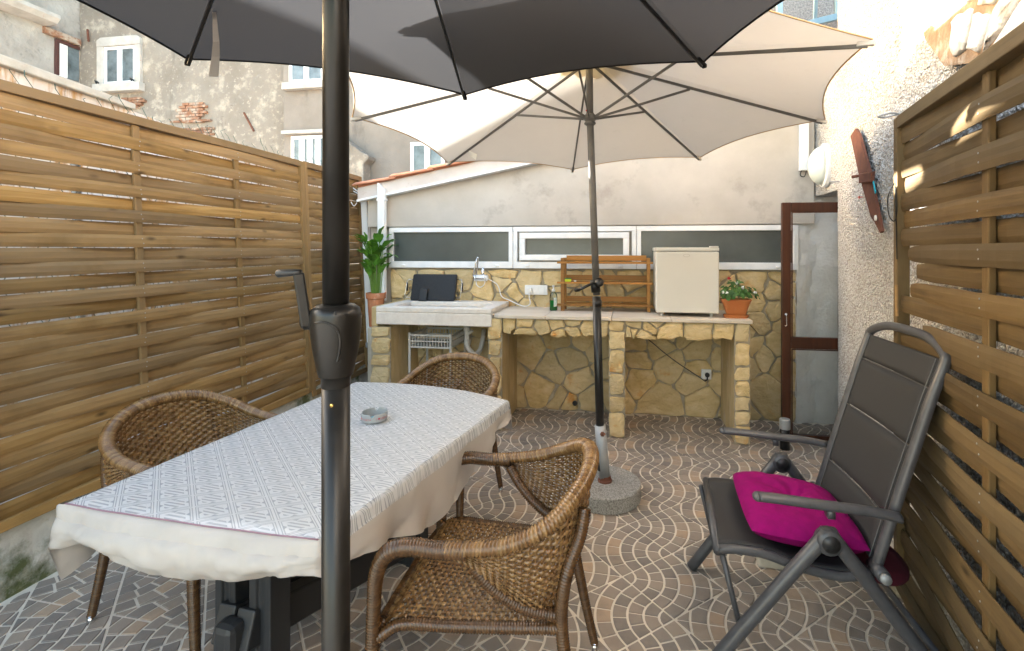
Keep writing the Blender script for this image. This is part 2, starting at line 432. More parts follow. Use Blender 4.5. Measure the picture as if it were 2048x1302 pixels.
RAD = [0, .19, .385, .59, .79, 1.0, 1.22, 1.5]; CNT = [1, 2, 4, 5, 6, 6, 4]
cells = []                                   # unit-tile cobbles, arcs about the corner (0,1)
for k in range(7):
    n = CNT[k]; off = 0 if k < 1 else .0
    for q in range(n):
        a0, a1 = (math.pi / 2) * q / n, (math.pi / 2) * (q + 1) / n
        g = .0158
        r0, r1 = RAD[k] + (g if k else 0), RAD[k + 1] - g
        def arc(rad, inv=False):
            d = min(g / max(rad, .05), (a1 - a0) * .3); an = [a0 + d + (a1 - a0 - 2 * d) * i / 4 for i in range(5)]
            return [(rad * math.cos(a), 1 - rad * math.sin(a)) for a in (reversed(an) if inv else an)]
        pl = [(.015, .985)] + arc(r1) if k == 0 else arc(r0) + arc(r1, True)
        for nx, ny, d in ((1, 0, .985), (-1, 0, -.015), (0, 1, .985), (0, -1, -.015)):
            pl = clip(pl, nx, ny, d)
            if len(pl) < 3: break
        if len(pl) < 3 or abs(parea(pl)) < .0025: continue
        tone = .05 + .62 * rng.random()
        if k == 4 and q in (2, 3): tone = .9
        if k == 2 and q == 1: tone = .62
        cells.append((pl, tone))
def in_floor(p): return -2.53 < p.x < 1.72 and -1.0 < p.y < 4.26
pieces = []
for i in range(-12, 18):
    for j in range(-12, 20):
        c0 = LO + LI * (i + .5) + LJ * (j + .5)
        if not (-2.9 < c0.x < 2.0 and -1.3 < c0.y < 4.5): continue
        A = (i + j) % 2 == 0
        for pl, tone in cells:
            pts = []
            for (u, w) in pl:
                if not A: u, w = 1 - u, 1 - w
                pts.append(LO + LI * (i + u) + LJ * (j + w))
            c = sum(pts, V(0, 0, 0)) / len(pts)
            if not in_floor(c) or any(not in_floor(p) for p in pts): continue
            d = c - EYE; f = d.x * -_s + d.y * _c; l = d.x * _c + d.y * _s
            vis = f > .3 and abs(CX + FOC * l / f - 1024) < 1040 and CY + FOC * 1.44 / f < 1320
            size = 1 / max(f, .2) ** 2 if vis else 0
            px = CX + FOC * l / max(f, .01); 
            if vis and 90 < px < 640 and f > 1.33 - .0: size *= .3
            if vis and px < 760 and f < 2.6 and px > 330: size *= .1       # under the table
            pieces.append((size, pts, c, tone))
pieces.sort(key=lambda p: -p[0])
def cobble(mbx, pts, c, h, tone):
    n = len(pts)
    vs = [p + V(0, 0, -.001) for p in pts] + [lerp(p, c, .0) + V(0, 0, h * .55) for p in pts] + [lerp(p, c, .06) + V(0, 0, h) for p in pts]
    fs = [(k, (k + 1) % n, n + (k + 1) % n, n + k) for k in range(n)] + [(n + k, n + (k + 1) % n, 2 * n + (k + 1) % n, 2 * n + k) for k in range(n)] + [tuple(range(2 * n, 3 * n))]
    mbx.add(vs, fs); mbx.tone += [tone] * len(fs)
rest = MB(); rest.tone = []
for k, (sz, pts, c, tone) in enumerate(pieces):
    tn = min(1, max(0, tone + rng.uniform(-.16, .16))); h = .0035 + rng.random() * .0018
    if k < 298 and sz > 0:
        q = MB(); q.tone = []; cobble(q, pts, c, h, tn); q.build('cobble', COBBLE, floor, fix=False)
    else: cobble(rest, pts, c, h, tn)
rest.build('far_cobbles', COBBLE, floor, kind='stuff', fix=False)

# ================================================================== STONES (irregular flat stones with recessed mortar)
def voronoi(w, h, n, seed, gap=.012, asp=1.0, relax=1):
    r = random.Random(seed)
    S = [(r.random() * w, r.random() * h) for _ in range(n)]
    def cell(k, g):
        x, y = S[k]; pl = [(g, g), (w - g, g), (w - g, h - g), (g, h - g)]
        for m, (a, b) in sorted(enumerate(S), key=lambda e: (e[1][0] - x) ** 2 + ((e[1][1] - y) * asp) ** 2)[:22]:
            if m == k: continue
            nx, ny = (a - x), (b - y) * asp * asp; l = math.hypot(nx, ny)
            if l < 1e-9: continue
            nx /= l; ny /= l
            d = nx * (a + x) / 2 + ny * (b + y) / 2 - g
            pl = clip(pl, nx, ny, d)
            if len(pl) < 3: return []
        return pl
    for _ in range(relax):
        T = []
        for k in range(n):
            p = cell(k, 0)
            if len(p) < 3: T.append(S[k]); continue
            cx, cy = sum(q[0] for q in p) / len(p), sum(q[1] for q in p) / len(p)
            T.append((lerp(S[k][0], cx, .6), lerp(S[k][1], cy, .6)))
        S = T
    out = []
    for k in range(n):
        p = cell(k, gap / 2)
        if len(p) >= 3 and abs(parea(p)) > .0006: out.append(p)
    return out
def rough_edge(poly, r, jit, cut=.11):
    out = []
    n = len(poly)
    for k in range(n):
        a, b = poly[k], poly[(k + 1) % n]; l = math.hypot(b[0] - a[0], b[1] - a[1])
        c1 = cut if l > .03 else .3
        for t in (c1, 1 - c1) if l < .09 else (c1, .5, 1 - c1):
            j = min(jit, l * .12)
            out.append((lerp(a[0], b[0], t) + r.uniform(-j, j), lerp(a[1], b[1], t) + r.uniform(-j, j)))
    return out
def stone(poly, fn, h, r, parent, mat=None, name='stone'):
    n = len(poly); cx = sum(p[0] for p in poly) / n; cy = sum(p[1] for p in poly) / n
    tx, ty = r.uniform(-.05, .05), r.uniform(-.05, .05)
    def w(u, v, k): return k + tx * (u - cx) + ty * (v - cy)
    def ring(s, hh, jj=0): return [fn(lerp(cx, u, s), lerp(cy, v, s), max(.001, w(u, v, hh) + r.uniform(-jj, jj))) for u, v in poly]
    vs = [fn(u, v, -.004) for u, v in poly] + ring(1.0, h * .62, .002) + ring(.93, h, .0015) + ring(.55, h * 1.12, .003) + [fn(cx, cy, h * 1.15)]
    fs = []
    for a in range(3):
        fs += [(a * n + k, a * n + (k + 1) % n, (a + 1) * n + (k + 1) % n, (a + 1) * n + k) for k in range(n)]
    fs += [(3 * n + k, 3 * n + (k + 1) % n, 4 * n) for k in range(n)]
    q = MB(); q.add(vs, fs)
    return q.build(name, mat or STONE, parent, smooth=(name == 'rubble_stone'))
def cladding(x0, z0, w, h, n, fn, parent, seed, gap=.014, thick=.016, asp=1.0, mat=None, jit=.006, name='stone', skip=None):
    r = random.Random(seed)
    for p in voronoi(w, h, n, seed, gap, asp):
        cx = sum(q[0] for q in p) / len(p) + x0; cz = sum(q[1] for q in p) / len(p) + z0
        if skip and skip(cx, cz): continue
        p = rough_edge([(u + x0, v + z0) for u, v in p], r, jit)
        stone(p, fn, thick * r.uniform(.75, 1.25), r, parent, mat, name)

# ================================================================== BACK OUTBUILDING
WY = 4.26                                       # face of the masonry behind the stones
VS = .187                                       # slope of the verge
def verge(x): return 1.905 + VS * (x + 2.41)
house = thing('outbuilding', 'low rendered outbuilding with terracotta verge, long white strip windows and yellow stone base', 'building', (-.5, 4.4, 0))
mb = MB()
mb.prism([(-2.41, 1.645), (1.52, 1.645), (1.52, verge(1.52)), (-2.41, verge(-2.41))], lambda u, v, w: V(u, w, v), 4.205, 4.42)
mb.bb((-2.41, 4.262, 0), (1.50, 4.42, 1.648))
mb.bb((-2.41, 4.42, 0), (-2.2, 7.2, 1.9)); mb.bb((1.35, 4.42, 0), (1.52, 7.2, 2.6)); mb.bb((-2.41, 7.2, 0), (1.52, 7.35, 2.5))
# gentle undulation of the old render
wall = mb.build('wall', PLASTER, house, bev=.006)
mb = MB(); mb.bb((-2.205, 4.255, 0), (1.40, 4.264, 1.262)); mb.build('mortar_bed', MORTAR, house)
cladding(-2.2, 0.0, 3.6, 1.255, 128, lambda u, v, w: V(u, 4.254 - w, v), house, 11, gap=.013, thick=.019, jit=.011)
# sloping verge: fascia board, bead, tiles
dirx = V(1, 0, VS).normalized()
mb = MB(); L = 4.2
mb.prism([(-2.47, verge(-2.47)), (1.7, verge(1.7)), (1.7, verge(1.7) + .115), (-2.47, verge(-2.47) + .115)], lambda u, v, w: V(u, w, v), 4.13, 4.20)
mb.build('fascia', pm('fascia_paint', [(.3, (.52, .45, .40)), (.7, (.62, .56, .51))], 5, rough=.8, stain=[((.42, .30, .22), 9, .62, .5)]), house, bev=.004)
mb = MB()
mb.prism([(-2.47, verge(-2.47) - .016), (1.7, verge(1.7) - .016), (1.7, verge(1.7) + .004), (-2.47, verge(-2.47) + .004)], lambda u, v, w: V(u, w, v), 4.115, 4.204)
mb.build('fascia_bead', PIPEW, house)
for k in range(12):
    x0 = -2.50 + k * .365; mb = MB()
    z0 = verge(x0) + .118 + .018
    ang = math.atan(VS) - .035
    rot = Matrix.Rotation(-ang, 3, 'Y')
    for j in range(2):
        prof = [(.0, .0), (.07, .028), (.15, .034), (.23, .028), (.30, .0)]
        def tl(a, b, j=j):
            p = prof; t = b * (len(p) - 1); i = min(int(t), len(p) - 2); y = lerp(p[i][0], p[i + 1][0], t - i); zz = lerp(p[i][1], p[i + 1][1], t - i)
            return V(x0, 4.085 + j * .29, z0) + rot @ V(a * .42, y, zz * (1.1 - .3 * a))
        mb.grid(tl, 2, 8)
    mb.build('roof_tile', ROOFT, house, smooth=True, solid=.016)
mb = MB(); mb.prism([(-2.47, verge(-2.47) + .118), (1.6, verge(1.6) + .118), (1.6, verge(1.6) + .14), (-2.47, verge(-2.47) + .14)], lambda u, v, w: V(u, w, v), 4.14, 7.4)
mb.build('roof', ROOFT, house)
# strip windows
def strip_window(x0, x1, sash, lab):
    z0, z1 = 1.266, 1.640
    fr = MB(); w = .038
    fr.bb((x0, 4.212, z0), (x1, 4.262, z0 + .060)); fr.bb((x0, 4.212, z1 - .045), (x1, 4.262, z1))
    fr.bb((x0, 4.212, z0 + .060), (x0 + w, 4.262, z1 - .045)); fr.bb((x1 - w, 4.212, z0 + .060), (x1, 4.262, z1 - .045))
    win = fr.build('window', PVC, house, bev=.004, label=lab)
    gx0, gx1, gz0, gz1 = x0 + w, x1 - w, z0 + .060, z1 - .045
    if sash:
        s = MB(); t = .052
        gx0 += .022; gx1 -= .022; gz0 += .012; gz1 -= .010
        s.bb((gx0, 4.196, gz0), (gx1, 4.246, gz0 + t)); s.bb((gx0, 4.196, gz1 - t), (gx1, 4.246, gz1))
        s.bb((gx0, 4.196, gz0 + t), (gx0 + t, 4.246, gz1 - t)); s.bb((gx1 - t, 4.196, gz0 + t), (gx1, 4.246, gz1 - t))
        s.build('sash', PVC, win, bev=.005); gx0 += t; gx1 -= t; gz0 += t; gz1 -= t
    g = MB(); g.bb((gx0, 4.238, gz0), (gx1, 4.25, gz1)); g.build('pane', FROST, win)
    for xx in (lerp(x0, x1, .12), lerp(x0, x1, .88)):
        c = MB(); c.lathe([(0, -.002), (.017, 0), (.019, .006), (.012, .010), (0, .011)], 14, (xx, 4.212, z0 + .024), Matrix.Rotation(R(90), 3, 'X'), sx=1.2, sy=.5)
        c.build('drain_cap', PVC, win, smooth=True)
strip_window(-2.20, -1.012, False, 'fixed frosted strip window')
strip_window(-1.008, .083, True, 'strip window with an inner opening sash')
strip_window(.087, 1.40, False, 'fixed frosted strip window')
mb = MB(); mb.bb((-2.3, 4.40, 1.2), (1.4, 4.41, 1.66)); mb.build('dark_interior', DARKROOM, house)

# whitewashed pilaster at the end of the stone wall
def bumpy(fn, nu, nv, amp, fr, seed=0):
    def g(a, b):
        p, n = fn(a, b); q = p * fr + V(seed, seed, seed)
        return p + n * amp * (noise.noise(q) + .5 * noise.noise(q * 2.3))
    return g
mb = MB(); mb.grid(bumpy(lambda a, b: (V(1.385 + .16 * a, 4.225 + .03 * a, 2.75 * b), V(0, -1, 0)), 8, 60, .02, 9), 8, 60)
mb.grid(bumpy(lambda a, b: (V(1.385, 4.225 + .05 * (1 - a), 2.75 * b), V(-1, 0, 0)), 2, 60, .01, 9), 2, 60)
centre_origin(tag(mb.build('pilaster', WHITEWASH, None, smooth=True), 'rough whitewashed pilaster between stone wall and brown door', 'pilaster'))

# ================================================================== RIGHT HOUSE WALL (roughcast)
RWX = lambda y: 1.222 + .184 * (y - 2.106)
RN = V(-1, .184, 0).normalized()
RW0 = V(RWX(2.0), 2.0, 0)
def rough_mat():
    m, nt, b = nodes('roughcast')
    v, _ = coords(nt)
    vo = nd(nt, 'ShaderNodeTexVoronoi', i_Scale=85.0); nt.links.new(v, vo.inputs['Vector'])
    n1 = noise_n(nt, v, 70, 4); n2 = noise_n(nt, v, 3, 6)
    sp = nd(nt, 'ShaderNodeSeparateXYZ'); nt.links.new(v, sp.inputs[0])
    # smooth painted dado band near the door corner
    yy = nd(nt, 'ShaderNodeMath', operation='MULTIPLY_ADD', i_1=.35); nt.links.new(n2, yy.inputs[0]); nt.links.new(sp.outputs[1], yy.inputs[2])
    sm = ramp(nt, nd(nt, 'ShaderNodeMapRange', i_0=yy.outputs[0], i_1=3.35, i_2=3.85).outputs[0], [(0, 1.0), (1, .12)])
    c = ramp(nt, vo.outputs['Distance'], [(.1, (.75, .74, .72)), (.45, (.655, .64, .615)), (.68, (.50, .46, .42))])
    c = mixc(nt, sm, (.78, .76, .73), c)
    st = ramp(nt, noise_n(nt, v, 2.2, 6, .7), [(.56, 0.0), (.72, .55)])
    c = mixc(nt, st, c, (.40, .33, .27))
    nt.links.new(c, b.inputs['Base Color']); b.inputs['Roughness'].default_value = .95; b.inputs['Specular IOR Level'].default_value = .2
    inv = nd(nt, 'ShaderNodeMath', operation='MULTIPLY_ADD', i_1=-1.0, i_2=1.0); nt.links.new(vo.outputs['Distance'], inv.inputs[0])
    ad = nd(nt, 'ShaderNodeMath', operation='ADD'); nt.links.new(inv.outputs[0], ad.inputs[0]); nt.links.new(n1, ad.inputs[1])
    mu = nd(nt, 'ShaderNodeMath', operation='MULTIPLY'); nt.links.new(ad.outputs[0], mu.inputs[0]); nt.links.new(sm, mu.inputs[1])
    bump(nt, b, mu.outputs[0], 1.0, .019); return m
ROUGH = rough_mat()
rh = thing('house_wall', 'tall roughcast house wall, whitewashed and crumbling to rubble at the top, with a doorway', 'wall', (1.5, 2.0, 0))
mb = MB()
def rwall(y0, y1, z0, z1, nu, nv, xoff=lambda y: 0.0):
    def fn(a, b):
        y, z = lerp(y0, y1, a), lerp(z0, z1, b)
        p = V(RWX(y), y, z); q = p * 2.1; q2 = p * 17
        d = .028 * noise.noise(q) + .010 * noise.noise(p * 6) + .006 * noise.noise(q2) + .010 * noise.noise(p * 52)
        if y > 3.6: d *= max(0.15, (3.8 - y) / .2)
        return p + RN * d
    mb.grid(fn, nu, nv)
rwall(-.2, 3.80, 0, 2.5, 430, 270); rwall(-.2, 3.80, 2.5, 4.2, 180, 70); rwall(-1.6, -.2, 0, 4.2, 20, 40)
# far section: wall above the doorway, reveal and lintel underside
def far(y0, y1, z0, z1, nu, nv):
    mb.grid(bumpy(lambda a, b: (V(1.533, lerp(y0, y1, a), lerp(z0, z1, b)), V(-1, 0, 0)), nu, nv, .012, 6), nu, nv)
far(3.79, 4.42, 1.875, 2.95, 20, 36)
mb.bb((1.536, 3.60, 0), (1.9, 3.80, 1.9)); mb.bb((1.545, 3.79, 1.872), (1.70, 4.42, 2.94))
mb.bb((2.0, 3.5, 0), (2.1, 4.5, 2.2))
mb.bb((1.62, -1.7, 0), (6.5, 3.60, 4.2))
mb.build('wall', ROUGH, rh, smooth=False)
mb = MB(); mb.grid(bumpy(lambda a, b: (V(lerp(1.50, 2.0, a), 4.255, lerp(0, 1.95, b)), V(0, -1, 0)), 12, 50, .014, 7), 12, 50); mb.grid(bumpy(lambda a, b: (V(1.99, lerp(3.6, 4.27, a), lerp(0, 1.95, b)), V(-1, 0, 0)), 12, 50, .014, 7), 12, 50)
mb.build('niche_wall', WHITEWASH, rh, smooth=True)
# rubble showing where the roughcast has come away
RUBBLE = pm('whitewashed_rubble', [(.3, (.55, .52, .47)), (.7, (.74, .72, .68))], 7, rough=.95, bs=.9, bscale=22, bdist=.02, rnd=.12, stain=[((.36, .26, .18), 8, .56, .8)])
EARTH = pm('earth_mortar', [(.3, (.22, .135, .075)), (.7, (.40, .28, .18))], 14, rough=.95, bs=.9, bscale=40, bdist=.01, stain=[((.55, .48, .40), 9, .52, .8)])
def onwall(u, v, w): return V(RWX(u), u, v) + RN * (w + .012)
mb = MB(); mb.prism([(-.3, 1.95), (1.5, 1.97), (1.98, 2.12), (2.16, 2.3), (2.3, 2.6), (2.28, 3.0), (2.0, 3.4), (-.3, 3.4)], onwall, -.05, .020)
mb.build('earth_patch', EARTH, rh)
cladding(-.2, 2.0, 2.4, 1.3, 150, lambda u, v, w: onwall(u, v, w + .012), rh, 5, gap=.026, asp=1.6, thick=.018, mat=RUBBLE, jit=.018, name='rubble_stone',
         skip=lambda u, v: u > 1.95 + .35 * (v - 2.15) or v < 2.02 + max(0, (u - 1.4)) * .2)
# grey upper house seen past the wall, with the blue window
uh = thing('upper_house', 'grey pebble dashed upper storey behind the whitewashed wall', 'building', (1.9, 6.2, 0))
mb = MB(); mb.bb((1.15, 5.2, 2.2), (6.5, 9.0, 6.5)); mb.build('wall', pm('pebbledash', [(.35, (.20, .17, .145)), (.65, (.42, .37, .32))], 60, rough=.95, bs=1.0, bscale=60, bdist=.02), uh)
mb = MB(); p = [AT(1752, -30, 3.75), AT(1722, 40, 3.85), AT(1692, 100, 3.95)]; mb.tube(p, .016, 8); mb.build('cable_pipe', YELLOWHOSE, uh)
bw = thing('open_window', 'blue painted wooden window sash standing open high on the grey house', 'window', PX(1640, 20, 1.40))
def WB(px, py, t=4.55): return AT(px, py, t)
mb = MB()
a, b_, c_, d_ = WB(1560, 62), WB(1677, 33), WB(1672, -110), WB(1556, -90)
mb.beam(a, b_, .035, .06); mb.beam(b_ - V(0, 0, .03), c_, .045, .055, (1, 0, 0)); mb.beam(d_, a - V(0, 0, .03), .04, .055, (1, 0, 0))
mb.build('frame', BLUEPAINT, bw, bev=.004)
mb = MB(); mb.add([a, b_, c_, d_], [(0, 1, 2, 3)]); mb.build('pane', GLASS, bw)
mb = MB(); mb.beam(WB(1630, 40, 4.6), WB(1634, -90, 4.6), .03, .03, (1, 0, 0)); mb.beam(WB(1632, 44, 4.58), WB(1630, 95, 4.62), .04, .035, (1, 0, 0)); mb.build('hinge_stile', BLUEPAINT, bw)

# ================================================================== LEFT SIDE: plinth, fences, mesh, rusty wall
mb = MB()
def plin(a, b):
    y = lerp(-.8, 4.5, a); z = .31 * b; p = V(-2.515 - .01 * b, y, z)
    return p + V(1, 0, 0) * (.018 * noise.noise(p * 4) + .006 * noise.noise(p * 15))
mb.grid(plin, 140, 12); mb.grid(lambda a, b: V(-2.525 - .16 * b, lerp(-.8, 4.5, a), .31 + .006 * noise.noise(V(a * 40, b, 0))), 140, 2)
mb.bb((-2.72, -.8, -.04), (-2.56, 4.5, .30))
centre_origin(tag(mb.build('garden_wall', MOSSWALL, None), 'low mossy whitewashed plinth wall under the left fence', 'wall'))

def fence(root, length, height, nb, rows, fwood, pwood, mats, seed, brk={}, slack=0.0, end=True, amp=.0175):
    r = random.Random(seed)
    fr = .045; nails = MB()
    def piece(nm, a, b, m):
        q = MB(); q.bb(a, b); q.build(nm, m, root, bev=.003, world_coords=False)
    piece('post', (-.02, 0, 0), (.024, .040, height), pwood); 
    piece('post', (-.02, length - .04, 0), (.024, length, height), pwood)
    piece('rail', (-.022, .0405, height - fr), (.025, length - .0405, height + .002), fwood)
    piece('rail', (-.022, .0405, 0), (.025, length - .0405, fr), fwood)
    bs = [length * (k + 1) / (nb + 1) for k in range(nb)]
    for y in bs: piece('batten', (-.009, y - .018, fr + .0005), (.009, y + .018, height - fr - .0005), pwood)
    pitch = (height - 2 * fr) / rows; kn = [.04] + bs + [length - .04]
    for k in range(rows):
        zc = height - fr - (k + .5) * pitch + r.uniform(-.002, .002); hs = pitch * (r.uniform(.93, 1.025) + slack) * .5
        par = k % 2; tilt = r.uniform(-.0028, .0028); bow = r.uniform(-.002, .002)
        offs = [0.0] + [amp * (1 if (par + q) % 2 else -1) for q in range(nb)] + [0.0]
        # the slats lean on alternate sides of the frame rebate too
        offs[0] = -offs[1] * .35; offs[-1] = -offs[-2] * .35
        y0 = .0402 + (brk.get(k, (0, 0))[0]); sag = brk.get(k, (0, 0))[1]
        ny = max(10, int(length / .07)); bl = r.uniform(.004, .0065); q = MB(); vs = []
        for i in range(ny + 1):
            t = i / ny; y = lerp(y0, length - .0402, t)
            s = 0
            while s < len(kn) - 2 and y > kn[s + 1]: s += 1
            w = min(1, max(0, (y - kn[s]) / (kn[s + 1] - kn[s]))); w = .5 - .5 * math.cos(math.pi * w)
            x = lerp(offs[s], offs[s + 1], w) + r.uniform(-.0006, .0006)
            dz = tilt * (t - .5) * 2 + bow * math.sin(math.pi * t) - sag * (1 - t) ** 2
            j0 = r.uniform(-.012, .0) if y0 > .06 and i < 2 else 0
            hh = hs * ((.72 + .2 * i) if (y0 > .06 and i < 2) else 1) + r.uniform(-.0005, .0005)
            for (a, b) in ((-.0035, -1), (.0005, -1), (bl, -.42), (bl, .42), (.0005, 1), (-.0035, 1)):
                vs.append(V(x + a, y + (j0 if abs(b) == 1 else 0), zc + dz + hh * b * .985))
        fs = []
        for i in range(ny):
            for e in range(6): fs.append((i * 6 + e, i * 6 + (e + 1) % 6, (i + 1) * 6 + (e + 1) % 6, (i + 1) * 6 + e))
        fs += [tuple(range(5, -1, -1)), tuple(ny * 6 + e for e in range(6))]
        q.add(vs, fs); q.build('slat', mats, root, world_coords=False)
        for qq, y in enumerate(bs):
            if offs[qq + 1] > 0:
                for dz_ in (-.012, .013): nails.lathe([(.0028, 0), (.0028, .0012), (0, .0014)], 6, (offs[qq + 1] + bl - .0002, y + r.uniform(-.006, .006), zc + dz_), Matrix.Rotation(R(90), 3, 'Y'))
    nails.build('nails', GALV, root, world_coords=False, kind='stuff', fix=False)
GREYP_ = WOOD
lf = thing('fence_panel', 'honey brown woven timber fence panel on the left, wide panel beside the table', 'fence', (-2.53, 1.535, .285), 'woven timber fence panels')
fence(lf, 2.005, 1.865, 2, 27, WOOD, WOODZ, WOOD, 3); lf.rotation_euler = (0, -.043, 0)
lf2 = thing('fence_panel', 'narrow woven timber fence panel between wide left panel and white leaning post', 'fence', (-2.53, 3.545, .24), 'woven timber fence panels')
fence(lf2, .86, 1.915, 2, 27, WOOD, WOODZ, WOOD, 4, amp=.016); lf2.rotation_euler = (0, -.043, 0)
lf0 = thing('fence_panel', 'woven timber fence panel running out of the picture on the left', 'fence', (-2.53, -.48, .285), 'woven timber fence panels')
fence(lf0, 2.005, 1.865, 2, 27, WOOD, WOODZ, WOOD, 33); lf0.rotation_euler = (0, -.043, 0)
rf = thing('fence_panel', 'dull brown woven timber fence panel with broken slats behind the folding chair', 'fence', (1.081, 2.106, .10), 'woven timber fence panels')
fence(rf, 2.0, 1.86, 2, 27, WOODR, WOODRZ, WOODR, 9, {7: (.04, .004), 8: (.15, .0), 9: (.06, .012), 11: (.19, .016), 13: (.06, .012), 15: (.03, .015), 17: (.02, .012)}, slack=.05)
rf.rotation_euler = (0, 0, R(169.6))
mb = MB(); mb.beam(rf.matrix_basis @ V(.03, .055, 1.20), rf.matrix_basis @ V(.034, .075, 1.08), .012, .006, (1, 0, 0))
tag(mb.build('wood_splinter', WOOD), 'pale broken splinter of wood standing at the damaged fence slats', 'splinter')

# green chain link mesh behind the left fence
cl = thing('chain_link_fence', 'green chain link mesh fence rising just behind the left timber fence', 'fence', (-2.74, 2.0, .3))
mb = MB(); pit = .062; r = random.Random(2)
nz = int(1.98 / pit)
for k in range(int((4.45 + .6) / pit)):
    y = -.6 + k * pit
    pts = []
    top = 2.235 + r.uniform(-.025, .035) + .02 * math.sin(k * .7)
    for i in range(int((top - 1.0) / pit) + 1):
        z = top - i * pit
        pts.append(V(-2.745 - .043 * (z - .3) + r.uniform(-.004, .004) + (.004 if i % 2 else -.004), y + (pit * .5 if i % 2 else -pit * .02) + r.uniform(-.003, .003), z))
    pts.insert(0, pts[0] + V(r.uniform(-.01, .01), r.uniform(-.035, .035), r.uniform(.0, .03)))
    mb.tube(pts, .0017, 4)
mb.build('wire', GREENWIRE, cl, kind='stuff', fix=False)
for y in (-.3, 2.1, 4.42):
    mb = MB(); mb.tube([V(-2.77, y, 0), V(-2.86, y, 2.2)], .02, 8); mb.build('post', GALV, cl)

rw = thing('boundary_wall', 'rust streaked white wall with pale coping beyond the left fence', 'wall', (-4.1, 2.0, 0))
mb = MB(); pa, pb = PX(-60, 80, -4.0), PX(262, 216, -4.0)
def rwl(u, v, w): return V(-4.0 - w, u, v)
mb.prism([(-.6, -.05), (6.5, -.05), (6.5, pb.z - .35), (pb.y, pb.z - .02), (pa.y, pa.z - .10), (-.6, pa.z - .10)], rwl, 0, .22); mb.build('wall', RUSTWALL, rw)
mb = MB(); mb.prism([(-.6, pa.z - .10), (pa.y, pa.z - .10), (pb.y, pb.z - .02), (pb.y, pb.z + .03), (pa.y, pa.z - .03), (-.6, pa.z - .03)], rwl, -.05, .26)
mb.build('coping', CONC, rw, bev=.01)

# ================================================================== HOUSES BEYOND
fy = 9.0
fh = thing('old_house', 'tall old house with patchy grey plaster and stone framed windows beyond the left fence', 'building', (-9, fy, 0))
def FB(px, py, w=0.0): p = PY(px, py, fy); return V(p.x, fy - w, p.z)
x0, x1 = FB(160, 0).x, FB(572, 0).x
mb = MB()
mb.grid(bumpy(lambda a, b: (V(lerp(x0, x1, a), fy, lerp(0, 10, b)), V(0, -1, 0)), 60, 80, .05, .9), 60, 80)
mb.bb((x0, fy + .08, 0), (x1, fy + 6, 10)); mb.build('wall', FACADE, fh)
def house_window(parent, px0, py0, px1, py1, n, surround=True, lab=None, plane=None, sill=True):
    P = plane or FB
    a, b = P(px0, py1), P(px1, py0); x0, z0, x1, z1 = a.x, a.z, b.x, b.z; y = a.y
    if surround:
        s = MB(); q = .15
        s.bb((x0 - q, y - .07, z0), (x0, y + .05, z1)); s.bb((x1, y - .07, z0), (x1 + q, y + .05, z1))
        s.prism([(x0 - q, z1 + .002), (x1 + q, z1 + .002), (x1 + q, z1 + .14), (x1 + .05, z1 + .20), (x0 - .05, z1 + .20), (x0 - q, z1 + .14)], lambda u, v, w: V(u, w, v), y - .075, y + .05)
        s.bb((x0 - q - .04, y - .13, z0 - .18), (x1 + q + .04, y + .05, z0 - .002)); s.build('stone_surround', STONEW, parent, bev=.01)
    elif sill:
        s = MB(); s.bb((x0 - .1, y - .12, z0 - .14), (x1 + .1, y + .05, z0 - .002)); s.build('sill', STONEW, parent, bev=.01)
    f = MB(); t = .065; yy = y - .035
    f.bb((x0, yy, z0), (x1, y + .02, z0 + t)); f.bb((x0, yy, z1 - t), (x1, y + .02, z1)); 
    f.bb((x0, yy, z0 + t), (x0 + t, y + .02, z1 - t)); f.bb((x1 - t, yy, z0 + t), (x1, y + .02, z1 - t))
    W = (x1 - x0 - 2 * t) / n
    for k in range(1, n): f.bb((x0 + t + W * k - .055, yy - .01, z0 + t), (x0 + t + W * k + .055, y + .02, z1 - t))
    win = f.build('window', PVC, parent, bev=.006, label=lab)
    for k in range(n):
        g = MB(); g.bb((x0 + t + W * k + (.055 if k else 0) + .003, y - .02, z0 + t + .003), (x0 + t + W * (k + 1) - (.055 if k < n - 1 else 0) - .003, y - .008, z1 - t - .003))
        g.build('pane', DARKPANE, win)
    return win
house_window(fh, 211, 91, 274, 171, 2, True, 'white two pane window in a stone surround')
# iron shutter hooks, tie bars
for (px, py) in ((203, 168), (273, 163)):
    mb = MB(); p = FB(px, py, .10); mb.beam(p + V(-.05, 0, .05), p + V(.02, -.02, -.03), .015, .02); mb.beam(p + V(.0, -.0, .03), p + V(.07, -.02, -.03), .015, .02); mb.beam(p + V(-.02, 0, 0), p + V(.05, .0, .0), .012, .02)
    mb.build('shutter_hook', BLACKM, fh)
mb = MB(); mb.beam(FB(490, 226, .03), FB(510, 263, .03), .03, .03, (0, 1, 0)); mb.build('iron_tie', RUSTY, fh)
mb = MB(); mb.beam(FB(178, 60, .03), FB(180, 84, .03), .03, .03, (0, 1, 0)); mb.build('iron_tie', RUSTY, fh)
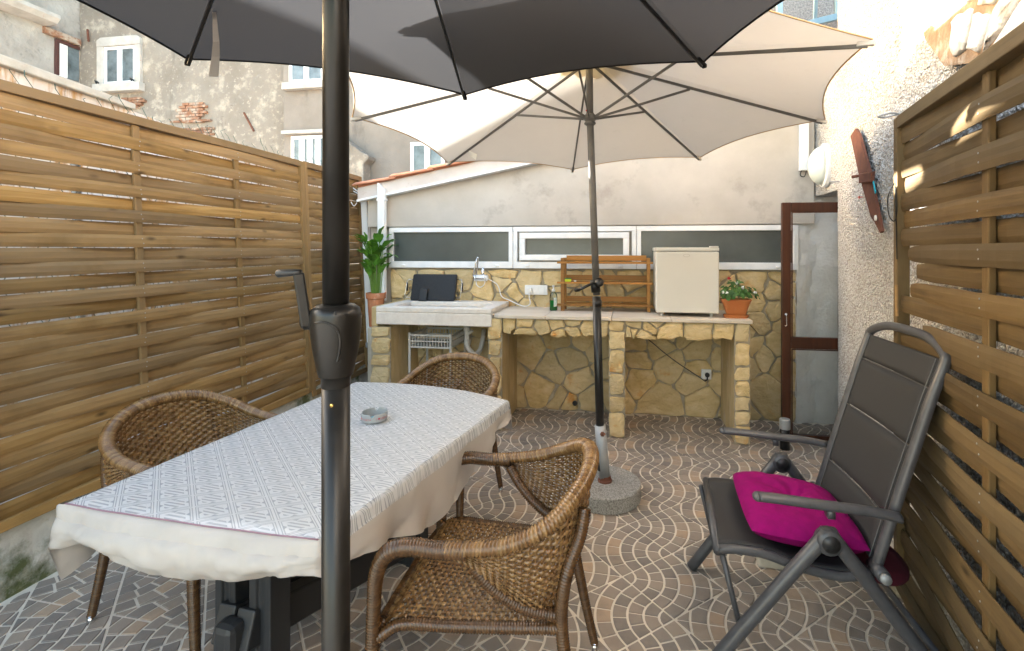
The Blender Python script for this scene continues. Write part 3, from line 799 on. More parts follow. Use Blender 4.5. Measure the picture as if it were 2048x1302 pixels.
# exposed brick patches under the fallen plaster
def brick_patch(cx, cy, w, h, seed, fn):
    r = random.Random(seed); q = MB(); bh = .062; bw_ = .17
    c = FB(cx, cy)
    for k in range(int(h / bh)):
        for i in range(int(w / bw_) + 1):
            x = -w / 2 + i * bw_ + (bw_ / 2 if k % 2 else 0); z = -h / 2 + k * bh
            if (x / (w / 2)) ** 2 + (z / (h / 2)) ** 2 > r.uniform(.6, 1.1): continue
            q.box((c.x + x, fy - .012 + r.uniform(-.01, .01), c.z + z), (bw_ - .015, .09, bh - .012))
    q.build('exposed_bricks', BRICK, fh, kind='stuff')
brick_patch(385, 224, .75, .55, 1, None); brick_patch(268, 205, .7, .35, 2, None); brick_patch(400, 262, .9, .3, 3, None)
mb = MB(); mb.beam(FB(345, 245, .02), FB(425, 241, .02), .08, .04); mb.build('brick_ledge', BRICK, fh)

# second, nearer house with smooth grey render
gy = 8.6
def GB(px, py, w=0.0): p = PY(px, py, gy); return V(p.x, gy - w, p.z)
gh = thing('rendered_house', 'house with smooth grey render and white framed windows beside the patchy old house', 'building', (-4.5, gy, 0))
x0, x1 = GB(568, 0).x, GB(1500, 0).x
mb = MB(); mb.grid(bumpy(lambda a, b: (V(lerp(x0, x1, a), gy, lerp(0, 10, b)), V(0, -1, 0)), 40, 40, .02, .8), 40, 40)
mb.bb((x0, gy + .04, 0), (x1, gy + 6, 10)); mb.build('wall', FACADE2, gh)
house_window(gh, 580, 88, 650, 168, 2, False, 'white window just under the dark parasol', GB)
house_window(gh, 584, 270, 660, 345, 4, False, 'white window with narrow panes low behind the fence', GB, sill=False)
mb = MB(); a, b = GB(570, 269), GB(668, 261); mb.bb((a.x, gy - .12, a.z - .02), (b.x, gy + .02, a.z + .05)); mb.build('lintel', STONEW, gh, bev=.008)
house_window(gh, 822, 283, 890, 356, 2, False, 'white two pane window above the tiled verge', GB)
mb = MB(); a, b = GB(690, 322), GB(752, 314); mb.prism([(a.x, a.z - 2.2), (b.x - .1, a.z - 2.2), (b.x - .1, a.z - .12), (b.x, a.z - .02), (b.x, a.z + .04), (b.x - .16, a.z + .12), (a.x, a.z + .5)], lambda u, v, w: V(u, w, v), gy - .28, gy); mb.build('buttress', FACADE, gh, bev=.02)

# wing of the old house on the far left, with its cornice and brown framed window
wx = x_w = FB(160, 0).x - .02
wg = thing('house_wing', 'pale plastered wing of the old house with cornice and brown framed window', 'building', (wx, 8, 0))
mb = MB(); mb.grid(bumpy(lambda a, b: (V(wx, lerp(7.25, fy + .1, a), lerp(0, 9, b)), V(1, 0, 0)), 30, 60, .04, 1.3), 30, 60); mb.bb((wx - 3, 7.25, 0), (wx - .06, fy + .1, 9)); mb.build('wall', WINGWALL, wg)
def WX(px, py): return PX(px, py, wx)
a, b = WX(0, 48), WX(84, 42)
zc = WX(40, 30).z
mb = MB(); mb.prism([(0, 0), (.30, .05), (.38, .14), (.38, .22), (0, .22)], lambda u, v, w: V(wx + u, w, zc + v - .05), 7.2, WX(92, 45).y); mb.build('cornice', STONEW, wg, bev=.01)
ya, yb = WX(108, 80).y, fy - .02; za, zb = WX(112, 150).z, WX(112, 78).z
f = MB(); t = .07
f.bb((wx - .01, ya, za), (wx + .05, ya + t, zb)); f.bb((wx - .01, ya + t, zb - t), (wx + .05, yb, zb)); win = f.build('window', BROWNFRAME, wg, bev=.005, label='brown framed window half cut by the house corner')
f = MB(); f.bb((wx - .01, ya + t, za), (wx + .03, ya + t + .16, zb - t)); f.build('sash', PVC, win)
f = MB(); f.bb((wx - .01, ya + t + .17, za), (wx + .02, yb, zb - t)); f.build('pane', DARKPANE, win)
mb = MB(); mb.bb((wx - .02, ya - .22, zb + .02), (wx + .09, yb, zb + .16)); mb.build('window_hood', BRICK, wg, bev=.01)

# ================================================================== KITCHEN COUNTER
TZ = .922
kc = thing('stone_counter', 'outdoor kitchen counter clad in yellow stone with three open bays', 'counter', (-.6, 3.95, 0))
r = random.Random(4)
def front(yf): return lambda u, v, w: V(u, yf - w, v)
PIL = [(-2.085, -1.915, .80, 3.70), (-1.085, -.973, .894, 3.70), (-.133, -.010, .894, 3.70), (.784, .895, .895, 3.70)]
for k, (a, b, top, yf) in enumerate(PIL):
    mb = MB(); mb.bb((a + .006, yf + .004, 0), (b - .006, 4.252, top)); p = mb.build('pillar', SLABSTONE, kc, bev=.012)
    mb = MB(); mb.bb((a, yf - .006, 0), (b, yf + .0035, top)); mb.build('mortar_face', MORTAR, p)
    z = .004; i = 0
    while z < top - .03:
        tl, tr = r.uniform(0, .012), r.uniform(0, .016)
        h = min(r.uniform(.10, .19), top - z); 
        if top - (z + h) < .06: h = top - z
        pl = [(a + .001 + r.uniform(0, .012), z + .003 + tl), (b - .001 - r.uniform(0, .02), z + .003 + tr), (b - r.uniform(0, .014), z + h * .5), (b - .002 - r.uniform(0, .012), z + h - .003), (a + .002 + r.uniform(0, .02), z + h - .003), (a + r.uniform(0, .008), z + h * .5)]
        stone(rough_edge(pl, r, .006), front(yf - .004), .020, r, p)
        z += h
# lintel course with a ragged lower edge
for (x0, x1, n, sd) in ((-.971, -.135, 10, 3), (-.008, .782, 9, 8)):
    mb = MB()
    N = 30
    low = [(lerp(x0, x1, i / N), .795 + .012 * math.sin(i * 1.3 + sd) + r.uniform(-.008, .008)) for i in range(N + 1)]
    mb.prism(low + [(x1, .895), (x0, .895)], lambda u, v, w: V(u, w, v), 3.706, 3.80)
    ln = mb.build('lintel', MORTAR, kc)
    rr = random.Random(sd)
    for p in voronoi(x1 - x0, .145, n, sd, .011, 1.35):
        q = []
        for (u, v) in rough_edge([(u + x0, v + .765) for u, v in p], rr, .005):
            if v < .79: v += rr.uniform(-.022, .012)
            q.append((u, min(v, .893)))
        stone(q, front(3.704), .02, rr, ln)
xs = [-1.045, -.62, -.11, .33, .905]
for k in range(4):
    mb = MB(); N = 8; a, b = xs[k] + .0015, xs[k + 1] - .0015
    edge = [(lerp(a, b, i / N), 3.655 + r.uniform(-.004, .006)) for i in range(N + 1)]
    if k == 0: edge[0] = (a + .0, 3.70)
    mb.prism(edge + [(b, 4.253), (a, 4.253)], lambda u, v, w: V(u, v, w), .896, TZ); mb.build('top_slab', TOPST, kc, bev=.004)
# plug of mortar along the foot of the wall, drain hole
mb = MB(); mb.lathe([(.0, 0), (.022, 0), (.022, .01), (.016, .012), (.016, .002), (0, .002)], 16, PY(1150, 806, 4.222), Matrix.Rotation(R(90), 3, 'X'))
tag(mb.build('drain_hole', BLACKP), 'small black drain pipe end at the foot of the stone wall', 'drain')

# ---- stone sink
sk = thing('stone_sink', 'pale stone sink slab with shallow basin at the left end of the counter', 'sink', (-1.5, 3.95, .82))
sx0, sx1, sz0, sz1, yf, yb_ = -2.03, -1.052, .824, .968, 3.665, 4.25
mb = MB()
bx0, bx1, by0, by1, bz = -1.93, -1.16, 3.735, 4.10, .925
mb.bb((sx0, yf, sz0), (sx1, yb_, bz)) 
mb.bb((sx0, yf, bz), (sx1, by0, sz1)); mb.bb((sx0, by1, bz), (sx1, yb_, sz1)); mb.bb((sx0, by0, bz), (bx0, by1, sz1)); mb.bb((bx1, by0, bz), (sx1, by1, sz1))
mb.build('basin', SINKST, sk, bev=.008)
mb = MB(); mb.bb((-2.09, 3.70, .80), (-2.033, 4.25, .963)); mb.build('end_stone', SLABSTONE, sk, bev=.01)
mb = MB(); mb.lathe([(0, 0), (.028, 0), (.028, .004), (.02, .006), (0, .004)], 16, (-1.35, 3.9, bz)); mb.build('plughole', STEEL, sk, smooth=True)
dp = thing('drain_pipe', 'grey plastic trap pipe hanging under the stone sink', 'pipe', PY(935, 680, 3.92))
p0 = PY(934, 652, 3.92); p1 = PY(935, 690, 3.92); p2 = PY(945, 706, 3.95); p3 = PY(960, 700, 4.02); p4 = PY(966, 676, 4.1); p5 = PY(968, 662, 4.24)
mb = MB(); mb.tube(crom([p0, p1, lerp(p1, p2, .6) + V(0, 0, -.008), p2 + V(.02, 0, -.01), p3, p4, p5], 6), .021, 12); mb.build('pipe', DRAINP, dp, smooth=True)
for t, rr_ in ((.12, .030), (.85, .027)):
    q = lerp(p0, p1, t); mb = MB(); mb.lathe([(.022, -.022), (rr_, -.02), (rr_, .02), (.022, .022)], 14, q); mb.build('collar', DRAINP, dp, smooth=True)
mb = MB(); mb.tube([lerp(p0, p1, .45), lerp(p0, p1, .45) + V(.05, -.01, .035)], .012, 8); mb.build('branch', DRAINP, dp, smooth=True)

# ---- plastic basket trolley under the sink
bk = thing('basket_trolley', 'grey plastic basket trolley standing in the bay under the sink', 'trolley', (-1.62, 4.0, 0))
bx0, bx1, by0, by1, z0, z1 = -1.80, -1.44, 3.80, 4.16, .62, .72
mb = MB()
for (x, y) in ((bx0, by0), (bx1, by0), (bx0, by1), (bx1, by1)): 
    q = MB(); q.tube([V(x, y, 0), V(x, y, z1 + .02)], .011, 8); q.build('leg', GREYP, bk)
def side(a, b):
    n = 14
    mb.beam(a + V(0, 0, z1), b + V(0, 0, z1), .012, .016); mb.beam(a + V(0, 0, z0), b + V(0, 0, z0), .010, .014); mb.beam(a + V(0, 0, (z0 + z1) / 2), b + V(0, 0, (z0 + z1) / 2), .006, .010)
    for k in range(n + 1):
        p = lerp(a, b, k / n); mb.beam(p + V(0, 0, z0), p + V(0, 0, z1), .008, .006, (1, 0.3, 0))
A, B, C_, D_ = V(bx0, by0, 0), V(bx1, by0, 0), V(bx1, by1, 0), V(bx0, by1, 0)
for a, b in ((A, B), (B, C_), (C_, D_), (D_, A)): side(a, b)
mb.bb((bx0, by0, z0 - .004), (bx1, by1, z0)); mb.build('basket', GREYP, bk)
mb = MB(); mb.bb((bx0, by0, .25), (bx1, by1, .26)); mb.build('lower_tray', GREYP, bk)

# ---- wall sockets
def socket(name, px, py, w, h, lab, y=4.212, modules=1):
    c = PY(px, py, y); s = thing(name, lab, 'socket', c)
    q = MB(); q.bb((c.x - w / 2, y, c.z - h / 2), (c.x + w / 2, y + .03, c.z + h / 2)); q.build('cover_plate', ENAMELW, s, bev=.003)
    return s, c
s1, c = socket('wall_socket', 1072, 580, .205, .085, 'white triple wall socket plate between tap and soap bottle')
for k in range(3):
    q = MB(); x = c.x - .055 + k * .055
    if k == 0: q.lathe([(0, 0), (.019, 0), (.021, .004), (.0, .004)], 16, (x, 4.2105, c.z), Matrix.Rotation(R(90), 3, 'X'))
    else: q.bb((x - .025, 4.2065, c.z - .026), (x + .025, 4.2118, c.z + .026))
    q.build('module', ENAMELW, s1, bev=.002)
q = MB(); q.bb((c.x - .074, 4.17, c.z - .02), (c.x - .034, 4.206, c.z + .02)); q.tube([V(c.x - .054, 4.18, c.z - .018), V(c.x - .054, 4.175, c.z - .045)], .007, 8)
tag(centre_origin(q.build('plug', ENAMELW, None, bev=.006)), 'white power plug pushed into the triple wall socket', 'plug')
SOCK1 = V(c.x - .054, 4.175, c.z - .045)
s2, c2 = socket('wall_socket', 1413, 749, .082, .082, 'white single wall socket in the right bay under the counter')
q = MB(); q.lathe([(0, 0), (.030, 0), (.030, .003), (.024, .003), (.022, -.002), (0, -.002)], 20, (c2.x, 4.2115, c2.z), Matrix.Rotation(R(90), 3, 'X')); q.build('socket_ring', ENAMELW, s2)
q = MB(); q.lathe([(0, 0), (.018, 0), (.02, .015), (.014, .036), (0, .038)], 16, (c2.x + .004, 4.208, c2.z), Matrix.Rotation(R(90), 3, 'X')); q.tube([V(c2.x + .004, 4.18, c2.z), V(c2.x, 4.175, c2.z - .035), V(c2.x - .02, 4.175, c2.z - .047)], .006, 8)
tag(centre_origin(q.build('plug', BLACKP, None, smooth=True)), 'black power plug in the single socket under the counter', 'plug')
pts = crom([V(c2.x - .02, 4.175, c2.z - .047), PY(1395, 752, 4.19), PY(1350, 722, 4.20), PY(1310, 690, 4.22), PY(1284, 664, 4.22), V(.13, 4.21, .895)], 5)
q = MB(); q.tube(pts, .0038, 6); tag(q.build('power_cable', BLACKP, None, smooth=True), 'black cable running diagonally to the socket under the counter', 'cable')
s3, c3 = socket('wall_socket', 919, 675, .075, .105, 'white square socket plate under the sink beside the trap', y=4.212)
q = MB(); q.bb((c3.x - .026, 4.206, c3.z - .03), (c3.x + .026, 4.2115, c3.z + .03)); q.build('module', GREYP, s3)

# ---- wall tap with heater body
tp = thing('wall_tap', 'white and chrome electric water tap fixed to the stone wall above the sink', 'tap', PY(965, 560, 4.2))
c = PY(961, 556, 4.12); rx = Matrix.Rotation(R(90), 3, 'Y')
q = MB(); q.lathe([(0, -.062), (.020, -.06), (.0285, -.052), (.0285, .054), (.022, .066), (0, .07)], 20, c, rx); q.build('heater_body', ENAMELW, tp, smooth=True)
q = MB(); q.lathe([(.0288, -.058), (.0305, -.05), (.0305, -.042), (.0288, -.038)], 20, c, rx); q.lathe([(.0288, .046), (.0305, .05), (.0305, .054), (.0288, .056)], 20, c, rx)
q.add([c + V(-.045, -.0292, .0), c + V(.04, -.0292, .0), c + V(.04, -.027, -.012), c + V(-.045, -.027, -.012)], [(0, 1, 2, 3)]); q.build('chrome_ring', STEEL, tp, smooth=True)
q = MB(); q.lathe([(.012, .02), (.016, .03), (.016, .062), (.012, .066), (.012, .085), (0, .087)], 14, c + V(.018, .01, 0)); q.build('valve', STEEL, tp, smooth=True)
q = MB(); q.tube([c + V(.018, .02, .02), c + V(.018, .10, .02)], .014, 10); q.build('wall_connector', STEEL, tp, smooth=True)
q = MB(); top = PY(954, 516, 4.10); q.tube(crom([c + V(-.035, 0, .02), c + V(-.032, -.005, .07), lerp(c, top, .8) + V(.004, 0, .03), top, top + V(.006, -.04, -.03), c + V(-.05, -.06, .02)], 7), .0065, 10); q.build('spout', STEEL, tp, smooth=True)
q = MB(); q.tube(crom([c + V(-.04, 0, -.028), c + V(-.036, 0, -.06), c + V(-.005, 0, -.082), c + V(.03, 0, -.062), c + V(.042, .005, -.026)], 6), .004, 7); q.build('hose', ENAMELW, tp, smooth=True)
pts = crom([c + V(.066, .0, -.006), PY(995, 570, 4.17), PY(1003, 592, 4.17), PY(1018, 600, 4.14), PY(1046, 612, 4.08), PY(1060, 608, 4.12), SOCK1 + V(0, 0, -.02), SOCK1], 6)
for p in pts: p.z = max(p.z, TZ + .006) if p.x > -1.045 else p.z
q = MB(); q.tube(pts, .0045, 7); tag(q.build('power_cable', ENAMELW, None, smooth=True), 'white cable looping from the tap down to the triple socket', 'cable')

# ---- table top griddle leaning on the wall
gd = thing('griddle', 'black table griddle plate with wire handles leaning against the stone wall', 'griddle', (-1.74, 4.17, sz1))
zb0 = sz1 + .002; yl = 4.14
gx0, gx1 = PY(822, 600, 4.15).x, PY(910, 600, 4.15).x; gt = PY(866, 549, 4.17).z
def gl(u, v, w): 
    t = (v - zb0) / (gt - zb0); return V(u, yl + .07 * t - w, v)
pl = []
for (cx, cz, a0) in ((gx1 - .015, gt - .015, 0), (gx0 + .015, gt - .015, 90), (gx0 + .015, zb0 + .015, 180), (gx1 - .015, zb0 + .015, 270)):
    for k in range(5): a = R(a0 + k * 22.5); pl.append((cx + .015 * math.cos(a), cz + .015 * math.sin(a)))
q = MB(); q.prism(pl, gl, -.012, .010); plate = q.build('plate', GRIDDLE, gd, bev=.004)
q = MB(); ir = [(lerp((gx0 + gx1) / 2, u, .95), lerp((gt + zb0) / 2, v, .92)) for u, v in pl]; q.prism(ir, gl, .011, .0135); q.build('plate_field', GRIDDLE, gd, bev=.001)
q = MB(); bxx = lerp(gx0, gx1, .22); q.prism([(bxx, zb0), (bxx + .075, zb0), (bxx + .075, zb0 + .11), (bxx + .012, zb0 + .115), (bxx + .006, zb0 + .1)], gl, .012, .045); q.build('thermostat', BLACKP, gd, bev=.005)
for sgn, gx in ((-1, gx0), (1, gx1)):
    q = MB(); a = gl(gx, lerp(zb0, gt, .80), 0); b = gl(gx, lerp(zb0, gt, .12), 0)
    q.tube([a, a + V(sgn * .045, -.005, .0), a + V(sgn * .055, -.01, -.02), b + V(sgn * .055, -.01, .02), b + V(sgn * .04, 0, 0), b], .0035, 7); h = q.build('handle', STEEL, gd, smooth=True)
    q = MB(); q.tube([a + V(sgn * .055, -.01, -.03), a + V(sgn * .055, -.01, -.105)], .0085, 8); q.build('grip', BLACKP, h, smooth=True)

# ---- soap bottle
sb = thing('soap_bottle', 'clear soap bottle with pump and green liquid on the counter', 'bottle', (PY(1107, 614, 4.0).x, 4.0, TZ))
c = V(*sb.location)
GREENL = flat('green_soap', (.01, .36, .05), .15); 
q = MB(); q.lathe([(0, .002), (.030, .002), (.031, .01), (.031, .085), (0, .085)], 18, c, sx=1, sy=.7); q.build('soap', GREENL, sb, smooth=True)
q = MB(); q.lathe([(.0, 0), (.033, 0), (.033, .12), (.028, .14), (.014, .155), (.013, .165), (0, .165)], 18, c, sx=1, sy=.7); q.build('bottle', glassy('clear_plastic', (.86, .90, .86), .08), sb, smooth=True)
q = MB(); q.lathe([(.015, .160), (.015, .178), (.006, .18), (.006, .20), (.010, .202), (.010, .212), (0, .213)], 12, c); q.beam(c + V(0, 0, .207), c + V(.0, -.03, .203), .008, .008); q.build('pump', ENAMELW, sb, smooth=True)
q = MB(); q.grid(lambda a, b: c + V(.034 * math.cos(R(-80 + 55 * a)), .0245 * math.sin(R(-80 + 55 * a)), .035 + .075 * b), 6, 1); q.build('paper_label', pm('paper_label', [(.42, (.72, .74, .70)), (.5, (.45, .52, .46))], 60, rough=.6), sb)

# ---- wooden rack
rk = thing('wooden_rack', 'open wooden shelf rack standing on the counter behind the cream parasol pole', 'rack', (-.17, 4.07, TZ))
xl, xr = -.545, .196; yr0, yr1 = 3.985, 4.135
for (x, w) in ((xl, .032), (xr - .03, .026)):
    for y in (yr0, yr1 - .018):
        q = MB(); q.bb((x, y, TZ), (x + w, y + .018, 1.365)); q.build('upright', RACKW, rk, bev=.002)
for z in (1.318, 1.150, .966):
    n = 4
    for k in range(n):
        y0 = yr0 - .012 + k * .039; ex = .03 if k == 0 else .0
        q = MB(); q.bb((xl - ex, y0 + .0005, z), (xr + ex * .6, y0 + .036, z + .016)); q.build('slat', RACKW, rk, bev=.0015)
for z in (1.340, 1.172, .990):
    q = MB(); q.bb((xl + .033, yr1 - .0165, z), (xr - .031, yr1 - .004, z + .045)); q.build('back_board', RACKW, rk, bev=.0015)
c = V(PY(1137, 561, 4.03).x, 4.0, 1.1665)
sp = thing('sponge', 'green and yellow scouring sponge on the middle shelf of the rack', 'sponge', c)
q = MB(); q.bb((c.x - .026, 3.98, 1.1665), (c.x + .026, 4.02, 1.188)); q.build('foam', flat('sponge_yellow', (.52, .60, .03), .9), sp, bev=.004)
q = MB(); q.bb((c.x - .026, 3.98, 1.1885), (c.x + .026, 4.02, 1.196)); q.build('scourer', flat('scourer_green', (.06, .17, .06), .95), sp, bev=.002)
c = V(PY(1151, 562, 4.03).x, 4.0, 1.1665)
q = MB(); q.lathe([(0, 0), (.010, .002), (.012, .006), (.008, .011), (0, .012)], 12, c, sx=1.1); tag(centre_origin(q.build('soap_piece', ENAMELW, None, smooth=True)), 'tiny white soap piece beside the sponge on the rack', 'soap')

# ---- mini fridge
fx0, fx1, fz0, fz1, fyf, fyb = .222, .690, .952, 1.452, 3.765, 4.20
fg = thing('mini_fridge', 'cream mini fridge standing on the stone counter', 'fridge', ((fx0 + fx1) / 2, 4.0, TZ))
q = MB(); q.bb((fx0 + .004, fyf + .048, fz0 + .004), (fx1 - .004, fyb, fz1 - .03)); q.build('body', FRIDGE, fg, bev=.006)
q = MB(); q.bb((fx0, fyf, fz0), (fx1, fyf + .044, fz1 - .032)); door = q.build('door', FRIDGE, fg, bev=.010)
q = MB(); q.bb((fx0 + .008, fyf + .044, fz0 + .01), (fx1 - .008, fyf + .0478, fz1 - .04)); q.build('door_seal', flat('rubber_grey', (.12, .115, .11), .7), fg)
q = MB(); q.bb((fx0 - .002, fyf + .006, fz1 - .028), (fx1 + .002, fyb, fz1)); q.build('top', FRIDGE, fg, bev=.006)
q = MB(); q.bb((fx1 - .065, fyf - .002, fz1 + .0005), (fx1 - .004, fyf + .05, fz1 + .010)); q.build('hinge_cover', FRIDGE, fg, bev=.004)
bc = PY(1373, 511, fyf)
def oval(rx, rz, n=24): return [(bc.x + rx * math.cos(2 * math.pi * k / n), bc.z + rz * math.sin(2 * math.pi * k / n)) for k in range(n)]
q = MB(); q.prism(oval(.026, .011), lambda u, v, w: V(u, w, v), fyf - .003, fyf + .001); q.build('badge', flat('badge_metal', (.45, .42, .36), .3, .6), door)
q = MB(); q.prism(oval(.022, .0085), lambda u, v, w: V(u, w, v), fyf - .0042, fyf - .0031); q.build('badge_face', FRIDGE, door)
for x in (fx0 + .05, fx1 - .05):
    for y in (fyf + .05, fyb - .05):
        q = MB(); q.lathe([(0, 0), (.014, 0), (.014, .028), (.010, .034), (0, .034)], 12, (x, y, TZ + .001)); q.build('foot', GREYP, fg)

# ---- geranium pot
gp = thing('geranium_pot', 'terracotta window box of red and white geraniums beside the fridge', 'potted plant', (.815, 3.79, TZ))
c = V(*gp.location)
def rectpot(prof, mat, name, hx=.105, hy=.06):
    q = MB(); vs = []; n = 24; fs = []
    for (s, z) in prof:
        for k in range(n):
            a = 2 * math.pi * k / n; ca, sa = math.cos(a), math.sin(a); e = .45
            vs.append(c + V((hx + s) * math.copysign(abs(ca) ** e, ca), (hy + s) * math.copysign(abs(sa) ** e, sa), z))
    for i in range(len(prof) - 1):
        for k in range(n): fs.append((i * n + k, i * n + (k + 1) % n, (i + 1) * n + (k + 1) % n, (i + 1) * n + k))
    fs.append(tuple(range(n - 1, -1, -1))); fs.append(tuple((len(prof) - 1) * n + k for k in range(n)))
    q.add(vs, fs); return q.build(name, mat, gp, bev=.0)
rectpot([(-.035, .024), (-.010, .108), (-.006, .108), (.0, .132), (.004, .132), (.004, .142), (-.006, .142), (-.008, .122)], TERRAP, 'pot')
rectpot([(-.022, .0), (-.012, .022), (-.016, .024), (-.024, .010)], TERRAP, 'saucer')
r = random.Random(21)
def leafblob(p, s, nrm, lobes=7):
    n = nrm.normalized(); u = n.orthogonal().normalized(); v = n.cross(u); a0 = r.random() * 6
    ring = []
    for k in range(14):
        a = a0 + 2 * math.pi * k / 14; rad = s * (.82 + .18 * math.cos(lobes * a)) ; ring.append(p + (u * math.cos(a) + v * math.sin(a)) * rad + n * s * .18 * (1 if k % 2 else .6))
    q = MB(); q.add([p] + ring, [(0, k + 1, (k + 1) % 14 + 1) for k in range(14)]); return q
for k in range(170):
    a = r.random() * 6.28; rad = r.random() ** .6
    p = c + V(.145 * rad * math.cos(a) + (.03 if r.random() < .25 else 0), .085 * rad * math.sin(a), .142 + .105 * (1 - rad ** 2) * r.uniform(.2, 1.15) + r.uniform(0, .03))
    if p.x < fx1 + .02 and p.y < 4.2: p.x = fx1 + .02 + r.random() * .03
    leafblob(p, r.uniform(.013, .024), V(math.cos(a) * rad * .9, math.sin(a) * rad * .9 - .35, .75)).build('leaf', LEAFD, gp, smooth=False)
q = MB()
for k in range(26):
    a = r.random() * 6.28; q.tube(crom([c + V(.05 * math.cos(a), .03 * math.sin(a), .12), c + V(.09 * math.cos(a), .06 * math.sin(a), .17), c + V(.12 * math.cos(a), .07 * math.sin(a), .2)], 2), .0016, 4)
q.build('stems', STEM, gp, kind='stuff')
for (px, py, m, n) in ((1458, 557, REDP, 7), (1474, 566, WHITEP, 6), (1486, 575, WHITEP, 5), (1446, 585, WHITEP, 6), (1454, 586, WHITEP, 4), (1510, 586, WHITEP, 5)):
    p = PY(px, py, 3.735 if py > 570 else 3.76); q = MB()
    for k in range(n * 2):
        d = V(r.uniform(-1, 1), r.uniform(-1, .3), r.uniform(-.6, 1)).normalized(); o = p + d * r.uniform(.004, .011); e = leafblob(o, .008, d, 3); q.add(e.v, e.f)
    q.build('flower', m, gp)
    q = MB(); q.tube([p, lerp(p, c + V(0, 0, .15), .7)], .0015, 4); q.build('flower_stalk', STEM, gp)

# ---- tall leafy plant behind the sink
pc = PY(752, 600, 4.06)
tpz = 1.045
pp = thing('potted_plant', 'tall green leafy plant in terracotta pot between two white pipes', 'potted plant', (pc.x, 4.06, .70))
c = V(pc.x, 4.06, 0)
q = MB(); q.lathe([(0, .74), (.058, .74), (.074, .99), (.079, .99), (.086, .995), (.087, tpz), (.078, tpz), (.074, 1.02), (0, 1.02)], 24, c); q.build('pot', TERRA, pp, smooth=False)
r = random.Random(8)
for k in range(64):
    a = r.random() * 6.28; h = r.uniform(.16, .50) ; sp_ = r.uniform(.01, .10)
    b = c + V(.045 * math.cos(a) * r.random(), .045 * math.sin(a) * r.random(), 1.02)
    tip = b + V(sp_ * math.cos(a) * .55, sp_ * math.sin(a), h)
    mid = lerp(b, tip, .55) + V(0, 0, .03)
    st = crom([b, mid, tip], 5)
    if True:
        q = MB(); q.tube(st, .0032, 5); q.build('stalk', STEM, pp, smooth=True)
    L = r.uniform(.10, .19); wd = L * r.uniform(.38, .52); out = V(math.cos(a) * .6, math.sin(a), 0).normalized(); up = V(0, 0, 1)
    e0 = R(r.uniform(45, 88)); side = out.cross(up)
    if k == 3: out, e0, L, wd = V(1, -.35, 0).normalized(), R(8), .17, .035; side = out.cross(up)
    def lf(u, v):
        w = wd * (math.sin(math.pi * min(1, u ** .75)) ** .8) * (1 - .2 * u); el = e0 - 1.0 * u * u
        cen = tip + out * (L * (u * math.cos(e0) + .22 * u * u)) + up * (L * (u * math.sin(e0) - .30 * u * u))
        return cen + side * (w * (v - .5) * 2 * .5) + up * (abs(v - .5) * w * .5) + V(0, 0, .006 * math.sin(u * 14 + k))
    q = MB(); q.grid(lf, 7, 4); q.build('leaf', LEAF, pp, smooth=True)
q = MB(); q.bb((c.x - .045, 3.99, 0), (c.x + .10, 4.18, .735)); centre_origin(tag(q.build('plant_stand', CONC, None, bev=.01), 'plain block carrying the tall plant behind the sink pillar', 'stand'))

# ---- white pipes by the house corner
wp = thing('white_post', 'white leaning square post with tied cables at the end of the fence', 'post', (PY(742, 690, 4.33).x, 4.33, 0))
top, low, bot = PY(729, 386, 4.33), PY(742, 690, 4.33), PY(745, 760, 4.33)
bot = low + (low - top).normalized() * (low.z / ((top - low).normalized().z))
q = MB(); q.beam(lerp(low, bot, .0), top, .062, .05, (0, 1, 0)); q.build('pipe', PIPEW, wp, bev=.006)
q = MB(); q.beam(bot, low + (top - low) * -.002, .055, .045, (0, 1, 0)); q.build('grey_foot', flat('grey_pipe', (.36, .39, .43), .5), wp, bev=.006)
q = MB(); q.beam(low - V(0, 0, .02), low + V(-.002, 0, .03), .078, .064, (0, 1, 0)); q.build('collar', flat('dark_grey_pipe', (.22, .24, .26), .5), wp, bev=.006)
q = MB()
for k, z in enumerate((0, .02)):
    a = PY(700 + 6 * k, 372 + 10 * k, 4.28); q.tube(crom([a, PY(722, 388 + 3 * k, 4.28), PY(732, 402, 4.27), PY(738, 392 - 5 * k, 4.28), PY(748, 388 + 4 * k, 4.27)], 6), .005, 6)
for k in range(1): q.tube(crom([PY(702, 404 + k * 14, 4.22), PY(708, 412 + k * 14, 4.2), PY(714, 405 + k * 14, 4.22)], 5), .004, 6)
tag(q.build('cable_ties', PIPEW, None, smooth=True), 'white cables tied round the top of the leaning post', 'cable')
dn = thing('downpipe', 'straight white square downpipe on the corner of the outbuilding', 'pipe', (PY(771, 600, 4.17).x, 4.17, .97))
a = PY(771, 612, 4.165); b = PY(771, 376, 4.10)
q = MB(); x = a.x; q.prism([(x - .033, .966), (x + .033, .966), (x + .033, b.z - .02), (x - .033, b.z + .05)], lambda u, v, w: V(u, w, v), 4.075, 4.125); q.build('pipe', PIPEW, dn, bev=.004)
q = MB(); q.bb((x - .040, 4.07, 1.88), (x + .040, 4.13, 1.90)); q.build('bracket', PIPEW, dn)

